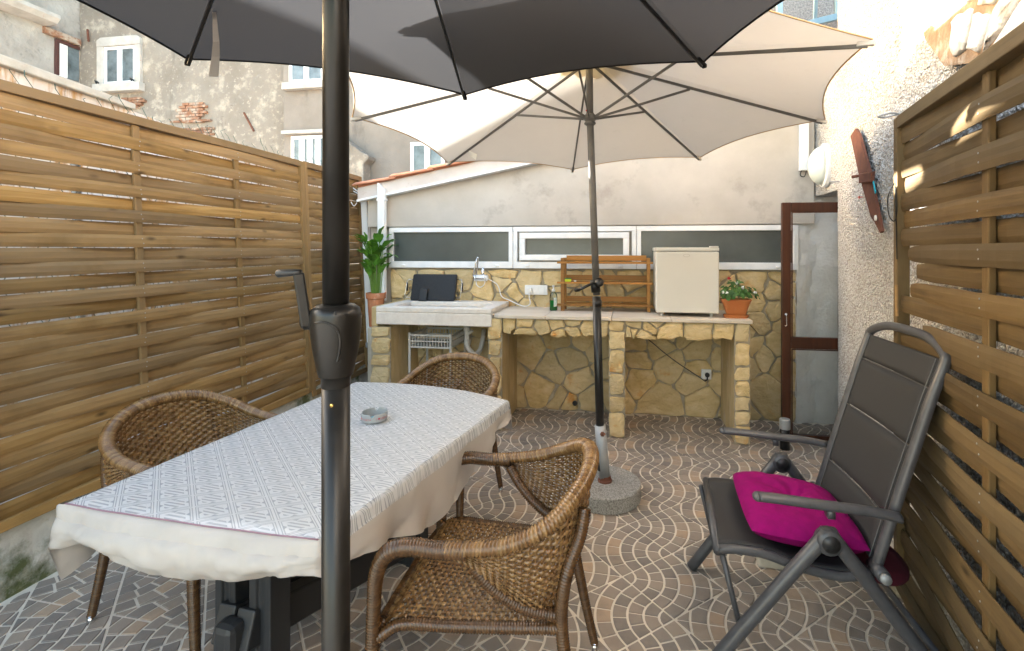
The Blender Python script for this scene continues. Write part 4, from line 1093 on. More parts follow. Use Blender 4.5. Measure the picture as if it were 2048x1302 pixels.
# ---- brown door leaf
dr = thing('door_leaf', 'narrow dark brown glazed door leaf standing open in front of the white wall', 'door', (1.33, 3.84, .02))
x0, x1 = PY(1563, 600, 3.84).x, 1.615
zT, zM1, zM0, zB1 = PY(1600, 405, 3.84).z, PY(1600, 674, 3.84).z, PY(1600, 697, 3.84).z, PY(1640, 871, 3.84).z
def rail(nm, a, b): q = MB(); q.bb(a, b); return q.build(nm, DOORW, dr, bev=.004)
st = x0 + .062
rail('stile', (x0, 3.82, .02), (st, 3.86, zT)); rail('stile', (x1 - .06, 3.82, .02), (x1, 3.86, zT))
rail('rail', (st + .001, 3.8211, zT - .072), (x1 - .061, 3.8591, zT - .001)); rail('rail', (st + .001, 3.8211, zM0), (x1 - .061, 3.8591, zM1)); rail('rail', (st + .001, 3.8211, .021), (x1 - .061, 3.8591, zB1))
for za, zb in ((zB1, zM0), (zM1, zT - .072)):
    q = MB(); q.bb((st + .001, 3.837, za), (x1 - .061, 3.842, zb)); q.build('pane', GLASS, dr)
    q = MB(); q.bb((st + .001, 3.816, za), (st + .010, 3.8201, zb)); q.bb((st + .011, 3.816, zb - .008), (x1 - .061, 3.8201, zb)); q.build('glazing_bead', DOORW, dr)
hk = PY(1572, 642, 3.815)
q = MB(); q.tube([hk + V(0, 0, .05), hk + V(0, -.006, .045), hk + V(.002, -.008, -.03), hk + V(-.006, -.01, -.04), hk + V(-.012, -.01, -.03)], .0035, 6); q.lathe([(0, 0), (.010, 0), (.010, .003), (0, .004)], 10, hk + V(0, 0.004, .05), Matrix.Rotation(R(90), 3, 'X')); q.build('hook', STEEL, dr)
c = PY(1566, 882, 3.70); c = V(c.x, 3.66, 0)
ds = thing('door_stop', 'short black post with metal cap standing at the foot of the brown door', 'post', c)
q = MB(); q.lathe([(.0, 0), (.034, 0), (.032, .165)], 18, c); q.build('post', BLACKM, ds, smooth=True)
q = MB(); q.lathe([(.0325, .150), (.037, .150), (.037, .215), (.034, .222), (0, .222)], 18, c); q.build('cap', GALV, ds, smooth=False, bev=.003)

# ---- wall lamp
lc = PX(1652, 331, 1.53)
wl = thing('wall_lamp', 'oval white bulkhead lamp on the whitewashed wall above the brown door', 'lamp', lc)
ry = Matrix.Rotation(R(-90), 3, 'Y') 
q = MB(); q.lathe([(0, -.01), (.168, -.01), (.172, .0), (.170, .028), (.150, .034), (0, .034)], 36, lc, ry, sx=1.0, sy=.62); q.build('base', ENAMELW, wl, smooth=False, bev=.005)
q = MB(); q.lathe([(.150, .034), (.146, .055), (.125, .085), (.09, .11), (.045, .125), (0, .13)], 36, lc, ry, sx=1.0, sy=.62); q.build('diffuser', flat('opal_glass', (.62, .66, .60), .3), wl, smooth=True)
for z in (-.155, .155):
    q = MB(); q.lathe([(0, 0), (.006, 0), (.006, .006), (0, .007)], 10, lc + V(-.028, 0, z * .98), ry); q.build('screw', STEEL, wl)
q = MB(); a, b = PX(1605, 255, 1.50), PX(1605, 338, 1.50); tp_, bt_ = PY(1606, 250, 4.20), PY(1606, 342, 4.20)
q.bb((bt_.x - .035, 4.165, bt_.z), (bt_.x + .035, 4.20, bt_.z + .75)); q = q.build('cable_duct', PIPEW, None, bev=.004); centre_origin(tag(q, 'white vertical cable duct on the wall left of the lamp', 'duct'))
q = MB(); q.tube(crom([bt_ + V(-.02, -.02, .0), bt_ + V(-.03, -.03, -.04), bt_ + V(0, -.03, -.05), bt_ + V(.02, -.02, 0)], 5), .004, 6); tag(q.build('loose_cable', BLACKP, None), 'short dark cable loop below the white cable duct', 'cable')

# ---- rusty iron strap hung on the wall
def RW(px, py, w=.03): return PP(px, py, RW0 + RN * w, RN)
cy = RW(1742, 360); 
ib = thing('iron_strap', 'long rusty blade shaped iron strap hung on the roughcast wall', 'iron strap', cy)
out = [(1716, 257), (1723, 268), (1745, 345), (1769, 462), (1766, 466), (1755, 444), (1747, 433), (1722, 345), (1706, 272)]
q = MB(); P = [RW(*p, .028) for p in out]; n = len(P)
q.add(P + [p + RN * .014 for p in P], [tuple(range(n - 1, -1, -1)), tuple(range(n, 2 * n))] + [(k, (k + 1) % n, n + (k + 1) % n, n + k) for k in range(n)]); q.build('blade', RUSTY, ib)
q = MB(); q.beam(RW(1721, 357, .046), RW(1746, 353, .046), .055, .02, RN); q.build('band', RUSTY, ib, bev=.004)
q = MB(); q.tube([RW(1722, 351, .045), RW(1704, 354, .085)], .009, 8); q.build('pin', RUSTY, ib)
q = MB(); q.beam(RW(1746.5, 363, .047), RW(1751, 386, .047), .014, .004, RN); q.build('paint_mark', flat('cyan_paint', (.0, .38, .50), .6), ib)
q = MB(); q.lathe([(0, 0), (.016, .0), (.014, .006), (0, .009)], 9, RW(1752, 436, .046), RN.to_track_quat('Z', 'Y').to_matrix()); q.build('plaster_blob', WHITEWASH, ib)
# hooks
q = MB(); a = RW(1727, 394, .0); q.tube([a, a + RN * .03, RW(1719, 393, .034), RW(1718, 398, .034)], .003, 6); tag(q.build('wall_hook', flat('red_tip', (.55, .07, .02), .5)), 'small red tipped hook beside the rusty iron strap', 'hook')
q = MB(); a = RW(1680, 363, .0); q.tube([a, a + RN * .06], .005, 6); q.lathe([(0, 0), (.011, 0), (.011, .01), (0, .012)], 8, a + RN * .06, RN.to_track_quat('Z', 'Y').to_matrix()); tag(q.build('wall_hook', GALV), 'galvanised screw hook in the wall under the lamp', 'hook')
q = MB(); a = RW(1800, 228, .0); q.tube(crom([a, a + RN * .05 + V(0, -.02, .004), a + RN * .09 + V(0, .0, -.004), a + RN * .05 + V(0, .03, -.004), a + RN * .01], 5), .005, 7); tag(q.build('wall_hook', GALV), 'grey wire eye on the wall at the corner of the damaged fence', 'hook')
q = MB(); a = rf.matrix_basis @ V(.03, .03, 1.60); q.tube(crom([a, a + V(-.012, .02, -.05), a + V(-.005, .03, -.12), a + V(.0, .0, -.15), a + V(.004, -.012, -.11), a + V(.0, -.01, -.02), a + V(.002, -.016, -.3)], 6), .0025, 5); tag(q.build('tie_wire', BLACKM), 'black tie wire looped round the corner post of the damaged fence', 'wire')

# ---- concrete step at the right wall
q = MB(); q.prism([(.585, 2.28), (1.21, 2.26), (1.33, 3.02), (.66, 3.02)], lambda u, v, w: V(u, v, w), 0, .085)
centre_origin(tag(q.build('concrete_step', CONC, None, bev=.012), 'low pale concrete slab on the floor behind the folding chair', 'step'))
q = MB(); q.bb((1.10, 2.16, 0), (1.30, 2.26, .05)); q.bb((1.16, 2.10, 0), (1.32, 2.15, .07)); centre_origin(tag(q.build('broken_block', MORTAR, None, bev=.015), 'broken mortar block at the foot of the damaged fence', 'rubble block'))

# ================================================================== TABLE
NL, NR, FR, FL = V(-1.525, 1.105, 0), V(-.735, 1.062, 0), V(-.5455, 2.167, 0), V(-1.41, 2.345, 0)
def tab(a, b):
    p = lerp(lerp(NL, NR, a), lerp(FL, FR, a), b)
    return p + V(.012, .075, 0) * (4 * a * (1 - a)) * max(0, (b - .6) / .4) ** 2 + V(-.002, -.008, 0) * (4 * a * (1 - a)) * max(0, (.3 - b) / .3) ** 2 + V(.005, 0, 0) * 4 * b * (1 - b) * (a - .5)
def outline(n, ins=0.0):
    pts = [tab(k / n, 0) for k in range(n)] + [tab(1, k / n) for k in range(n)] + [tab(1 - k / n, 1) for k in range(n)] + [tab(0, 1 - k / n) for k in range(n)]
    c = tab(.5, .5); return [lerp(p, c, ins) for p in pts], c
tb = thing('patio_table', 'dark resin garden table with grooved legs under the patterned cloth', 'table', (-1.05, 1.7, 0))
o, c = outline(12, .02)
mb = MB(); mb.prism([(p.x, p.y) for p in o], lambda u, v, w: V(u, v, w), .700, .735); mb.build('tabletop', TABLEP, tb)
ax = (tab(.5, 1) - tab(.5, 0)).normalized(); sd = V(ax.y, -ax.x, 0)
def grooved(cx, ht, w, d, name):
    q = MB(); n = []
    for u, v in ((-.5, -.5), (-.18, -.5), (-.14, -.38), (.14, -.38), (.18, -.5), (.5, -.5), (.5, .5), (.18, .5), (.14, .38), (-.14, .38), (-.18, .5), (-.5, .5)): n.append((u * w, v * d))
    q.prism(n, lambda u, v, z: cx + sd * u + ax * v + V(0, 0, z), 0.0, ht); return q.build(name, TABLEP, tb, bev=.003)
for e, cc in ((0, tab(.5, 0) + ax * .16 + sd * .065), (1, tab(.5, 1) - ax * .25)):
    for k in (-1, 1): grooved(cc + sd * (k * .062 - .01), .70, .075, .07, 'leg')
    q = MB(); q.beam(cc - sd * .32 + V(0, 0, .03), cc + sd * .32 + V(0, 0, .03), .06, .06); q.build('foot_bar', TABLEP, tb, bev=.01)
a = tab(.5, 0) + ax * .10 + sd * .05 + V(0, 0, .40); b = tab(.5, 1) - ax * .20 + V(0, 0, .10)
for k in (-.034, .034):
    q = MB(); q.beam(a + sd * k, b + sd * k, .058, .10); q.build('brace', TABLEP, tb, bev=.006)
cc = tab(.5, 0) + ax * .09 + sd * .055; q = MB(); q.prism([(-.034, -.03), (.034, -.03), (.034, .03), (-.034, .03)], lambda u, v, z: cc + sd * u + ax * v + V(0, 0, z), 0, .43); q.build('centre_post', TABLEP, tb, bev=.018)

# ---- tablecloth
def cloth_mat():
    m, nt, b = nodes('patterned_vinyl')
    tc = nd(nt, 'ShaderNodeTexCoord'); mp = nd(nt, 'ShaderNodeMapping', i_Rotation=(0, 0, math.atan2(ax.x, ax.y)), i_Scale=(1 / .135, 1 / .095, 1)); nt.links.new(tc.outputs['Object'], mp.inputs[0])
    sp = nd(nt, 'ShaderNodeSeparateXYZ'); nt.links.new(mp.outputs[0], sp.inputs[0])
    M = lambda op, a, b_=None, c=None: (lambda n: n.outputs[0])(nd(nt, 'ShaderNodeMath', operation=op, **{k: x for k, x in (('i_0', a), ('i_1', b_), ('i_2', c)) if x is not None}))
    u = M('ADD', sp.outputs[0], sp.outputs[1]); v = M('SUBTRACT', sp.outputs[0], sp.outputs[1])
    fu = M('ABSOLUTE', M('SUBTRACT', M('FRACT', M('ADD', u, 40.0)), .5)); fv = M('ABSOLUTE', M('SUBTRACT', M('FRACT', M('ADD', v, 40.0)), .5))
    mx = M('MAXIMUM', fu, fv)
    ln = M('GREATER_THAN', M('SINE', M('MULTIPLY', mx, 2 * math.pi * 16)), .0); band = M('GREATER_THAN', mx, .36); lines = M('MULTIPLY', ln, band)
    inner = M('LESS_THAN', mx, .27)
    hatch = M('GREATER_THAN', M('SINE', M('MULTIPLY', sp.outputs[1], 2 * math.pi * 8)), .1)
    dots = M('MULTIPLY', inner, hatch)
    tips = M('MULTIPLY', M('LESS_THAN', mx, .40), M('GREATER_THAN', M('SUBTRACT', mx, M('MULTIPLY', M('MINIMUM', fu, fv), .9)), .285)); 
    pat = M('MINIMUM', M('ADD', M('ADD', M('MULTIPLY', lines, .8), M('MULTIPLY', dots, .8)), M('MULTIPLY', tips, .9)), 1.0)
    w = noise_n(nt, tc.outputs['Object'], 9, 4)
    col = mixc(nt, pat, (.53, .54, .55), (.30, .325, .35))
    col = mixc(nt, ramp(nt, w, [(.4, 0.0), (.7, .12)]), col, (.42, .42, .41))
    nt.links.new(col, b.inputs['Base Color'])
    nt.links.new(M('MULTIPLY_ADD', pat, -.08, .30), b.inputs['Roughness'])
    b.inputs['Specular IOR Level'].default_value = .65
    h = M('ADD', M('MULTIPLY', pat, .5), M('MULTIPLY', noise_n(nt, tc.outputs['Object'], 55, 3), .9)); bump(nt, b, h, .35, .0012)
    return m
VINYL = cloth_mat()
VBACK = pm('vinyl_back', [(.3, (.38, .35, .32)), (.7, (.46, .425, .39))], 5, rough=.5, bs=.1, bscale=20, spec=.4)
tc_ = thing('tablecloth', 'silvery white patterned vinyl tablecloth with beige backing draped over the table', 'tablecloth', (-1.05, 1.7, .742))
NS = 80
def topf(a, b):
    p = tab(a, b); e = min(a, 1 - a, b, 1 - b)
    return p + V(0, 0, .742 + .0018 * noise.noise(p * 9) - .004 * max(0, (.03 - e) / .03) ** 2)
mb = MB(); mb.grid(topf, 60, 80); mb.build('patterned_top', VINYL, tc_, smooth=True, fix=False)
O, cen = outline(NS); N = len(O)
Nrm = []
for k in range(N):
    t = (O[(k + 2) % N] - O[k - 2]).normalized(); Nrm.append(V(t.y, -t.x, 0))
def drop(k):
    s = k / NS; e = int(s); f = s - e
    if e == 0: return .075 + .075 * math.sin(math.pi * f) ** 1.2 + .02 * math.sin(f * 7.5) * f * (1 - f)
    if e == 1:
        K = ((0, .085), (.09, .10), (.2, .135), (.42, .225), (.64, .19), (.85, .10), (1.01, .075))
        for i in range(len(K) - 1):
            if f < K[i + 1][0]: return lerp(K[i][1], K[i + 1][1], (f - K[i][0]) / (K[i + 1][0] - K[i][0]))
    if e == 2: return .14
    return .15 + .03 * f
PR = [(0, 0), (.006, .004), (.010, .012), (.014, .035), (.0155, .15), (.017, .30), (.0185, .42), (.020, .55), (.021, .68), (.022, .8), (.023, .9), (.024, 1.0)]
rings = []
for j, (off, dz) in enumerate(PR):
    ring = []
    for k in range(N):
        s = k / NS; e = int(s); f = s - e; d = drop(k); q = O[k]
        z = .738 - (dz if j < 4 else .035 + (dz - .10) / .90 * max(.02, d - .035))
        near = e == 0
        fold = .010 * math.sin(k * .37 + 1.3 * math.sin(k * .12)) * (dz if j >= 4 else 0)
        oo = off + fold
        if near:
            bulge = (0, .010, .020, .030, .040, .046, .048, .046, .040, .030, .016, .0)[j]; oo = lerp(off, bulge, min(1, 8 * f * (1 - f))) 
            cr = noise.noise(V(f * 8, j * .35, 2.0)); c2_ = abs(noise.noise(V(f * 11 + j * .25, j * .32, 5.0))); c3_ = abs(noise.noise(V(f * 5 - j * .2, j * .25, 9.0))); wgt = min(1, j / 5); oo += (.007 * cr - .008 * (1 - min(1, c2_ * 5)) - .009 * (1 - min(1, c3_ * 6))) * wgt; z += .007 * noise.noise(V(f * 9, j * .3, 7.0)) * wgt
        if e == 1: oo += (.018 * noise.noise(V(f * 6, j * .1, 4)) - .012 * (1 - min(1, abs(noise.noise(V(f * 7 + j * .12, j * .1, 11))) * 5))) * (j / 11)
        ring.append(q + Nrm[k] * oo + V(0, 0, z - .742 + .742))
    rings.append(ring)
# pointed corner of cloth hanging at the near left corner
for j in range(len(PR)):
    for dk in range(-6, 7):
        k = dk % N; rings[j][k] = rings[j][k] + V(-.02, -.005, -.05 * (PR[j][1] if j >= 4 else 0)) * (1 - abs(dk) / 7)
def loft(rs, closed=True):
    q = MB(); n = len(rs[0])
    for r_ in rs: q.v += [tuple(p) for p in r_]
    for j in range(len(rs) - 1):
        for k in range(n if closed else n - 1): q.f.append((j * n + k, j * n + (k + 1) % n, (j + 1) * n + (k + 1) % n, (j + 1) * n + k))
    return q
q = loft(rings[:4]); q.m = [0] * len(q.f)
# the patterned face turns over the long sides; the near end shows the beige backing
for i, f in enumerate(q.f):
    k = f[0] % N
    if k <= NS or k >= N - 2: q.m[i] = 1
q.build('folded_edge', [VINYL, VBACK], tc_, smooth=True, fix=False)
q = loft(rings[3:]); q.m = [0] * len(q.f)
for i, f in enumerate(q.f):
    k = f[0] % N; j = f[0] // N
    if NS < k < 2 * NS and j == 0: q.m[i] = 1
q.build('skirt', [VBACK, VINYL], tc_, smooth=True, fix=False)
q = MB(); q.tube([topf(a / 30, 0) + V(0, -.004, .001) for a in range(0, 31)], .0022, 6); q.build('hem', flat('plum_hem', (.26, .15, .19), .6), tc_, smooth=True)

# ---- ashtray
ac = PZ(745, 843, .742) + V(0, .015, 0); ac.z = .7435
at = thing('ashtray', 'round pale grey ashtray with red souvenir lettering on the tablecloth', 'ashtray', ac)
CER = flat('ceramic', (.33, .345, .345), .25)
ar = .052; vs = []; n = 48; phi0 = math.atan2(EYE.y - ac.y, EYE.x - ac.x)
notch = [phi0 + R(x) for x in (-12, 78, 168, 258)]
prof = [(0, .0), (.046, .0), (.050, .004), (ar, .034), (ar - .001, .0355), (ar - .005, .035), (ar - .007, .006), (0, .0055)]
q = MB(); q.lathe(prof, n, ac)
for i in (3, 4, 5):
    for k in range(n):
        a = 2 * math.pi * k / n
        if any(abs((a - b + math.pi) % (2 * math.pi) - math.pi) < R(5.5) for b in notch):
            p = q.v[i * n + k]; q.v[i * n + k] = (p[0], p[1], p[2] - .010)
q.build('bowl', CER, at, smooth=False, bev=.0008)
q = MB(); q.lathe([(0, .0), (.030, .0), (.030, .0006), (0, .0006)], 24, ac + V(.004, 0, .0058)); q.build('printed_disc', pm('blue_print', [(.4, (.02, .18, .32)), (.5, (.10, .42, .55)), (.62, (.5, .55, .5))], 60, rough=.3), at)
def text_mesh(s, size):
    cu = D.curves.new('lettering', 'FONT'); cu.body = s; cu.size = size; cu.align_x = 'LEFT'; cu.extrude = 0; cu.resolution_u = 2
    o = D.objects.new('lettering', cu); COL.objects.link(o); bpy.context.view_layer.update()
    me = D.meshes.new_from_object(o.evaluated_get(bpy.context.evaluated_depsgraph_get()))
    v = [tuple(x.co) for x in me.vertices]; f = [tuple(p.vertices) for p in me.polygons]
    D.objects.remove(o); D.curves.remove(cu); D.meshes.remove(me); return v, f
RED = flat('red_print', (.42, .012, .03), .4)
for rep in range(4):
    q = MB(); th0 = phi0 + R(6 + 90 * rep)
    def wrap(x, y): 
        a = th0 + x / ar; rr = .0506 + (.052 - .0506) * (.013 + y) / .034 + .00035; return ac + V(rr * math.cos(a), rr * math.sin(a), .013 + y)
    v, f = text_mesh('I', .012); q.add([wrap(x, y) for x, y, z in v], f)
    hp = [(math.sin(t) ** 3 * .0052, (13 * math.cos(t) - 5 * math.cos(2 * t) - 2 * math.cos(3 * t) - math.cos(4 * t)) / 16 * .0052) for t in [2 * math.pi * k / 26 for k in range(26)]]
    q.add([wrap(.0125 + x, .0048 + y) for x, y in hp], [tuple(range(26))])
    v, f = text_mesh('CROATIA', .0105); q.add([wrap(.0205 + x * .95, y) for x, y, z in v], f)
    q.build('lettering', RED, at, fix=False)

# ================================================================== RATTAN CHAIRS
def rattan(name, lo, mid, hi):
    m, nt, b = nodes(name)
    v, _ = coords(nt)
    f = noise_n(nt, v, 42, 4, .7); g = noise_n(nt, v, 240, 3)
    at = nd(nt, 'ShaderNodeAttribute', attribute_name='tone')
    ff = nd(nt, 'ShaderNodeMath', operation='MULTIPLY_ADD', i_1=.35); nt.links.new(f, ff.inputs[0]); nt.links.new(at.outputs['Fac'], ff.inputs[2])
    c = ramp(nt, ff.outputs[0], [(.22, lo), (.5, mid), (.85, hi)]); c = mixc(nt, ramp(nt, g, [(.4, 0.0), (.7, .35)]), c, lo)
    nt.links.new(c, b.inputs['Base Color']); b.inputs['Roughness'].default_value = .27; b.inputs['Specular IOR Level'].default_value = .6
    bump(nt, b, g, .25, .0008); return m
RAT = rattan('rattan_weave', (.045, .02, .008), (.175, .088, .03), (.43, .265, .105))
RATW = rattan('rattan_wrap', (.026, .012, .005), (.095, .045, .016), (.22, .12, .045))
def wrapped(path, r, n=9, pitch=.0078, amp=.0017, twist=0.0):
    P = crom(path, 14); L = [0]
    for i in range(1, len(P)): L.append(L[-1] + (P[i] - P[i - 1]).length)
    def at(s):
        i = 0; lo, hi = 0, len(L) - 1
        while hi - lo > 1:
            md = (lo + hi) // 2
            if L[md] <= s: lo = md
            else: hi = md
        return lerp(P[lo], P[hi], (s - L[lo]) / max(1e-9, L[hi] - L[lo]))
    m = int(L[-1] / pitch) * 3; pts = [at(L[-1] * k / m) for k in range(m + 1)]
    rr = r if not callable(r) else None
    rs = [(r(k / m) if callable(r) else r) + amp * (.6, .6, -1.6)[k % 3] for k in range(m + 1)]
    return pts, rs
def make_chair(label):
    t = thing('rattan_chair', label, 'chair', (0, 0, 0), 'rattan armchairs round the table')
    rt = random.Random(12)
    def B(q, nm, m, **k):
        if m in (RAT, RATW) and q.tone is None:
            # strands come out of the factory in mixed browns: one tone to each wrap of the tube or crossing of the weave
            wr = 9 if m is RAT and nm != 'rim' else q.ring * 3; cur = .3; q.tone = []
            for i in range(len(q.f)):
                if i % wr == 0: cur = rt.choice((.24, .27, .30, .33, .36)) if m is RATW else rt.choice((.30, .34, .38, .42, .46))
                q.tone.append(cur)
        return q.build(nm, m, t, smooth=True, world_coords=False, fix=k.pop('fix', True), **k)
    for s in (-1, 1):
        arm = [(.265, s * .262, .03), (.258, s * .264, .25), (.250, s * .266, .48), (.240, s * .268, .575), (.208, s * .271, .632), (.15, s * .273, .652), (.08, s * .274, .650), (-.01, s * .274, .650)]
        pts, rs = wrapped(arm, lambda f: .0150 + .0030 * min(1, f / .25) + .0045 * min(1, max(0, (f - .55) / .2)), 12)
        q = MB(); q.tube(pts, rs, 12, flat=1.0); B(q, 'front_leg', RATW)
        q = MB(); q.lathe([(0, 0), (.013, 0), (.0145, .006), (.0145, .034), (0, .036)], 12, (.2635, s * .262, 0)); B(q, 'foot_cap', STEEL)
        leg = [(-.325, s * .235, .03), (-.285, s * .222, .22), (-.252, s * .212, .42), (-.262, s * .222, .56), (-.300, s * .20, .67), (-.312, s * .185, .735)]
        pts, rs = wrapped(leg, lambda f: .0140 + .0030 * min(1, f / .35), 10); q = MB(); q.tube(pts, rs, 10); B(q, 'rear_leg', RATW)
        q = MB(); q.lathe([(0, 0), (.012, 0), (.0140, .006), (.0140, .034), (0, .036)], 12, (-.3265, s * .2355, 0)); B(q, 'foot_cap', STEEL)
        br = [(-.01, s * .264, .632), (-.06, s * .252, .56), (-.13, s * .235, .50), (-.20, s * .218, .468), (-.25, s * .205, .455)]
        pts, rs = wrapped(br, .0175, 9); q = MB(); q.tube(pts, rs, 9); B(q, 'side_rail', RATW)
        ap = [(.235, s * .235, .425), (.252, s * .243, .385), (.255, s * .252, .32), (.258, s * .258, .20)]
        pts, rs = wrapped(ap, .013, 8); q = MB(); q.tube(pts, rs, 8); B(q, 'corner_brace', RATW)
    RIM = [(.05, -.274, .655), (-.02, -.275, .660), (-.12, -.272, .676), (-.22, -.245, .718), (-.288, -.165, .766), (-.318, -.06, .788), (-.318, .06, .788), (-.288, .165, .766), (-.22, .245, .718), (-.12, .272, .676), (-.02, .275, .660), (.05, .274, .655)]
    BOT = [(.03, -.268, .640), (-.03, -.262, .60), (-.11, -.244, .52), (-.19, -.222, .468), (-.24, -.15, .445), (-.245, -.05, .440), (-.245, .05, .440), (-.24, .15, .445), (-.19, .222, .468), (-.11, .244, .52), (-.03, .262, .60), (.03, .268, .640)]
    C1, C2 = crom(RIM, 24), crom(BOT, 24); n = len(C1) - 1
    def S(u, v):
        x = u * n; i = min(int(x), n - 1); a, b = lerp(C1[i], C1[i + 1], x - i), lerp(C2[i], C2[i + 1], x - i)
        p = lerp(b, a, v); o = V(p.x + .02, p.y, 0); o = o.normalized() if o.length > 1e-6 else V(-1, 0, 0)
        return p + o * (.020 * math.sin(math.pi * v))
    # back shell: weft strands over and under the warp
    q = MB(); rows = 25; cols = 60
    def weft(q, P, NRM, H, n, ph, A):
        vs = []
        for k in range(n * 3 + 1):
            t = k / (n * 3); c = math.cos(math.pi * (k / 3 - .5) + ph * math.pi); p = P(t); nn = NRM(t); h = H(t)
            w = .50 + .62 * abs(c); off = A * c
            sg = 1 if c >= 0 else -1
            vs += [p - h * w + nn * (off - sg * .0012), p - h * w * .45 + nn * (off + sg * .0014), p + h * w * .45 + nn * (off + sg * .0014), p + h * w + nn * (off - sg * .0012)]
        fs = []
        for k in range(n * 3):
            for e in range(3): fs.append((k * 4 + e, k * 4 + e + 1, (k + 1) * 4 + e + 1, (k + 1) * 4 + e))
        q.add(vs, fs)
    def snrm(u, v):
        du = S(min(1, u + .004), v) - S(max(0, u - .004), v); dv = S(u, min(1, v + .02)) - S(u, max(0, v - .02)); nn = du.cross(dv)
        return nn.normalized() if nn.length > 1e-9 else V(0, 0, 1)
    for rw_ in range(rows):
        v0 = (rw_ + .5) / rows
        weft(q, lambda t: S(t, v0), lambda t: snrm(t, v0), lambda t: (S(t, min(1, v0 + .5 / rows)) - S(t, max(0, v0 - .5 / rows))) * .5, cols, rw_ % 2, .0042)
    for k in range(cols):
        u = (k + .5) / cols; q.tube([S(u, j / 5) for j in range(6)], .0022, 3, cap=False)
    B(q, 'back_weave', RAT, fix=False, kind='stuff')
    # braided rim
    pts, rs = wrapped(RIM, lambda f: .0205 + .0045 * math.sin(math.pi * f), 14, pitch=.0105, amp=.0026)
    q = MB(); q.tube(pts, rs, 14, flat=.85); nn = 14; M_ = len(pts)
    for i in range(M_):                                  # herringbone: shear the ribs round the tube
        i2 = min(M_ - 1, i + 2)
        d = pts[i2] - pts[max(0, i - 2)]; d = d.normalized() * .008
        for k in range(nn):
            w = abs(math.sin(math.pi * k / nn)) ; p = q.v[i * nn + k]; q.v[i * nn + k] = tuple(V(*p) + d * (w - .5))
    B(q, 'rim', RAT)
    # seat
    def seat(a, b):                                      # a back->front, b across
        x = lerp(-.245, .258, a); hw = lerp(.205, .247, a ** .8); y = lerp(-hw, hw, b)
        z = .437 - .012 * math.sin(math.pi * a) * math.sin(math.pi * b) - .05 * max(0, (a - .88) / .12) ** 2
        return V(x, y, z)
    q = MB(); rows, cols = 40, 26
    for rw_ in range(rows):
        a0 = (rw_ + .5) / rows
        weft(q, lambda t: seat(a0, t), lambda t: V(0, 0, 1), lambda t: (seat(min(1, a0 + .5 / rows), t) - seat(a0 - .5 / rows, t)) * .5, cols, rw_ % 2, .0038)
    for k in range(cols):
        b = (k + .5) / cols; q.tube([seat(j / 10, b) for j in range(11)], .0024, 3, cap=False)
    B(q, 'seat_weave', RAT, fix=False, kind='stuff')
    loop = [seat(1, 0), seat(1, .5), seat(1, 1)]
    ed = [tuple(seat(a, 0) + V(0, -.006, -.012)) for a in (0, .3, .6, .85)] + [tuple(seat(1, .02) + V(.0, 0, -.008)), tuple(seat(1, .5) + V(.008, 0, -.008)), tuple(seat(1, .98) + V(0, 0, -.008))] + [tuple(seat(a, 1) + V(0, .006, -.012)) for a in (.85, .6, .3, 0)]
    pts, rs = wrapped(ed, .0155, 9); q = MB(); q.tube(pts, rs, 9); B(q, 'seat_frame', RATW)
    return t
def copy_tree(o, parent=None):
    c = o.copy(); COL.objects.link(c)
    if parent: c.parent = parent
    for ch in o.children: copy_tree(ch, c)
    return c
ch1 = make_chair('brown rattan armchair nearest the camera, in front of the cream parasol base')
ch1.location = (-.43, 1.475, 0); ch1.rotation_euler = (0, 0, R(182))
ch2 = copy_tree(ch1); ch2['label'] = 'brown rattan armchair between the table and the left timber fence'
ch2.location = (-1.675, 1.735, 0); ch2.rotation_euler = (0, 0, R(-9))
ch3 = copy_tree(ch1); ch3['label'] = 'brown rattan armchair at the far end of the table before the stone sink'
ch3.location = (-1.01, 2.47, 0); ch3.rotation_euler = (0, 0, R(-97))

# ================================================================== FOLDING RECLINER
rc = thing('folding_chair', 'grey folding garden recliner with padded mesh back and flat armrests', 'chair', (.65, 1.93, 0))
YN, YF = 1.695, 2.180
def prof(lst, y=YN): return [PY(px, py, y) for px, py in lst]
backN = prof([(1752, 1134), (1766, 1092), (1800, 985), (1832, 890), (1862, 800), (1885, 740), (1893, 716)])
def tofar(p): return V(p.x, YF, p.z)
B = lambda q, nm, m=CHAIRM, **k: q.build(nm, m, rc, smooth=True, **k)
bN = crom(backN, 6); bF = [tofar(p) for p in bN]
topP = [bN[-1], bN[-1] + V(.006, .035, .022), lerp(bN[-1], bF[-1], .25) + V(.012, 0, .045), lerp(bN[-1], bF[-1], .5) + V(.014, 0, .05), lerp(bN[-1], bF[-1], .75) + V(.012, 0, .045), bF[-1] + V(.006, -.035, .022), bF[-1]]
path = bN[:-1] + crom(topP, 6) + bF[::-1][1:]
q = MB(); q.tube(path, .0165, 12); B(q, 'back_frame')
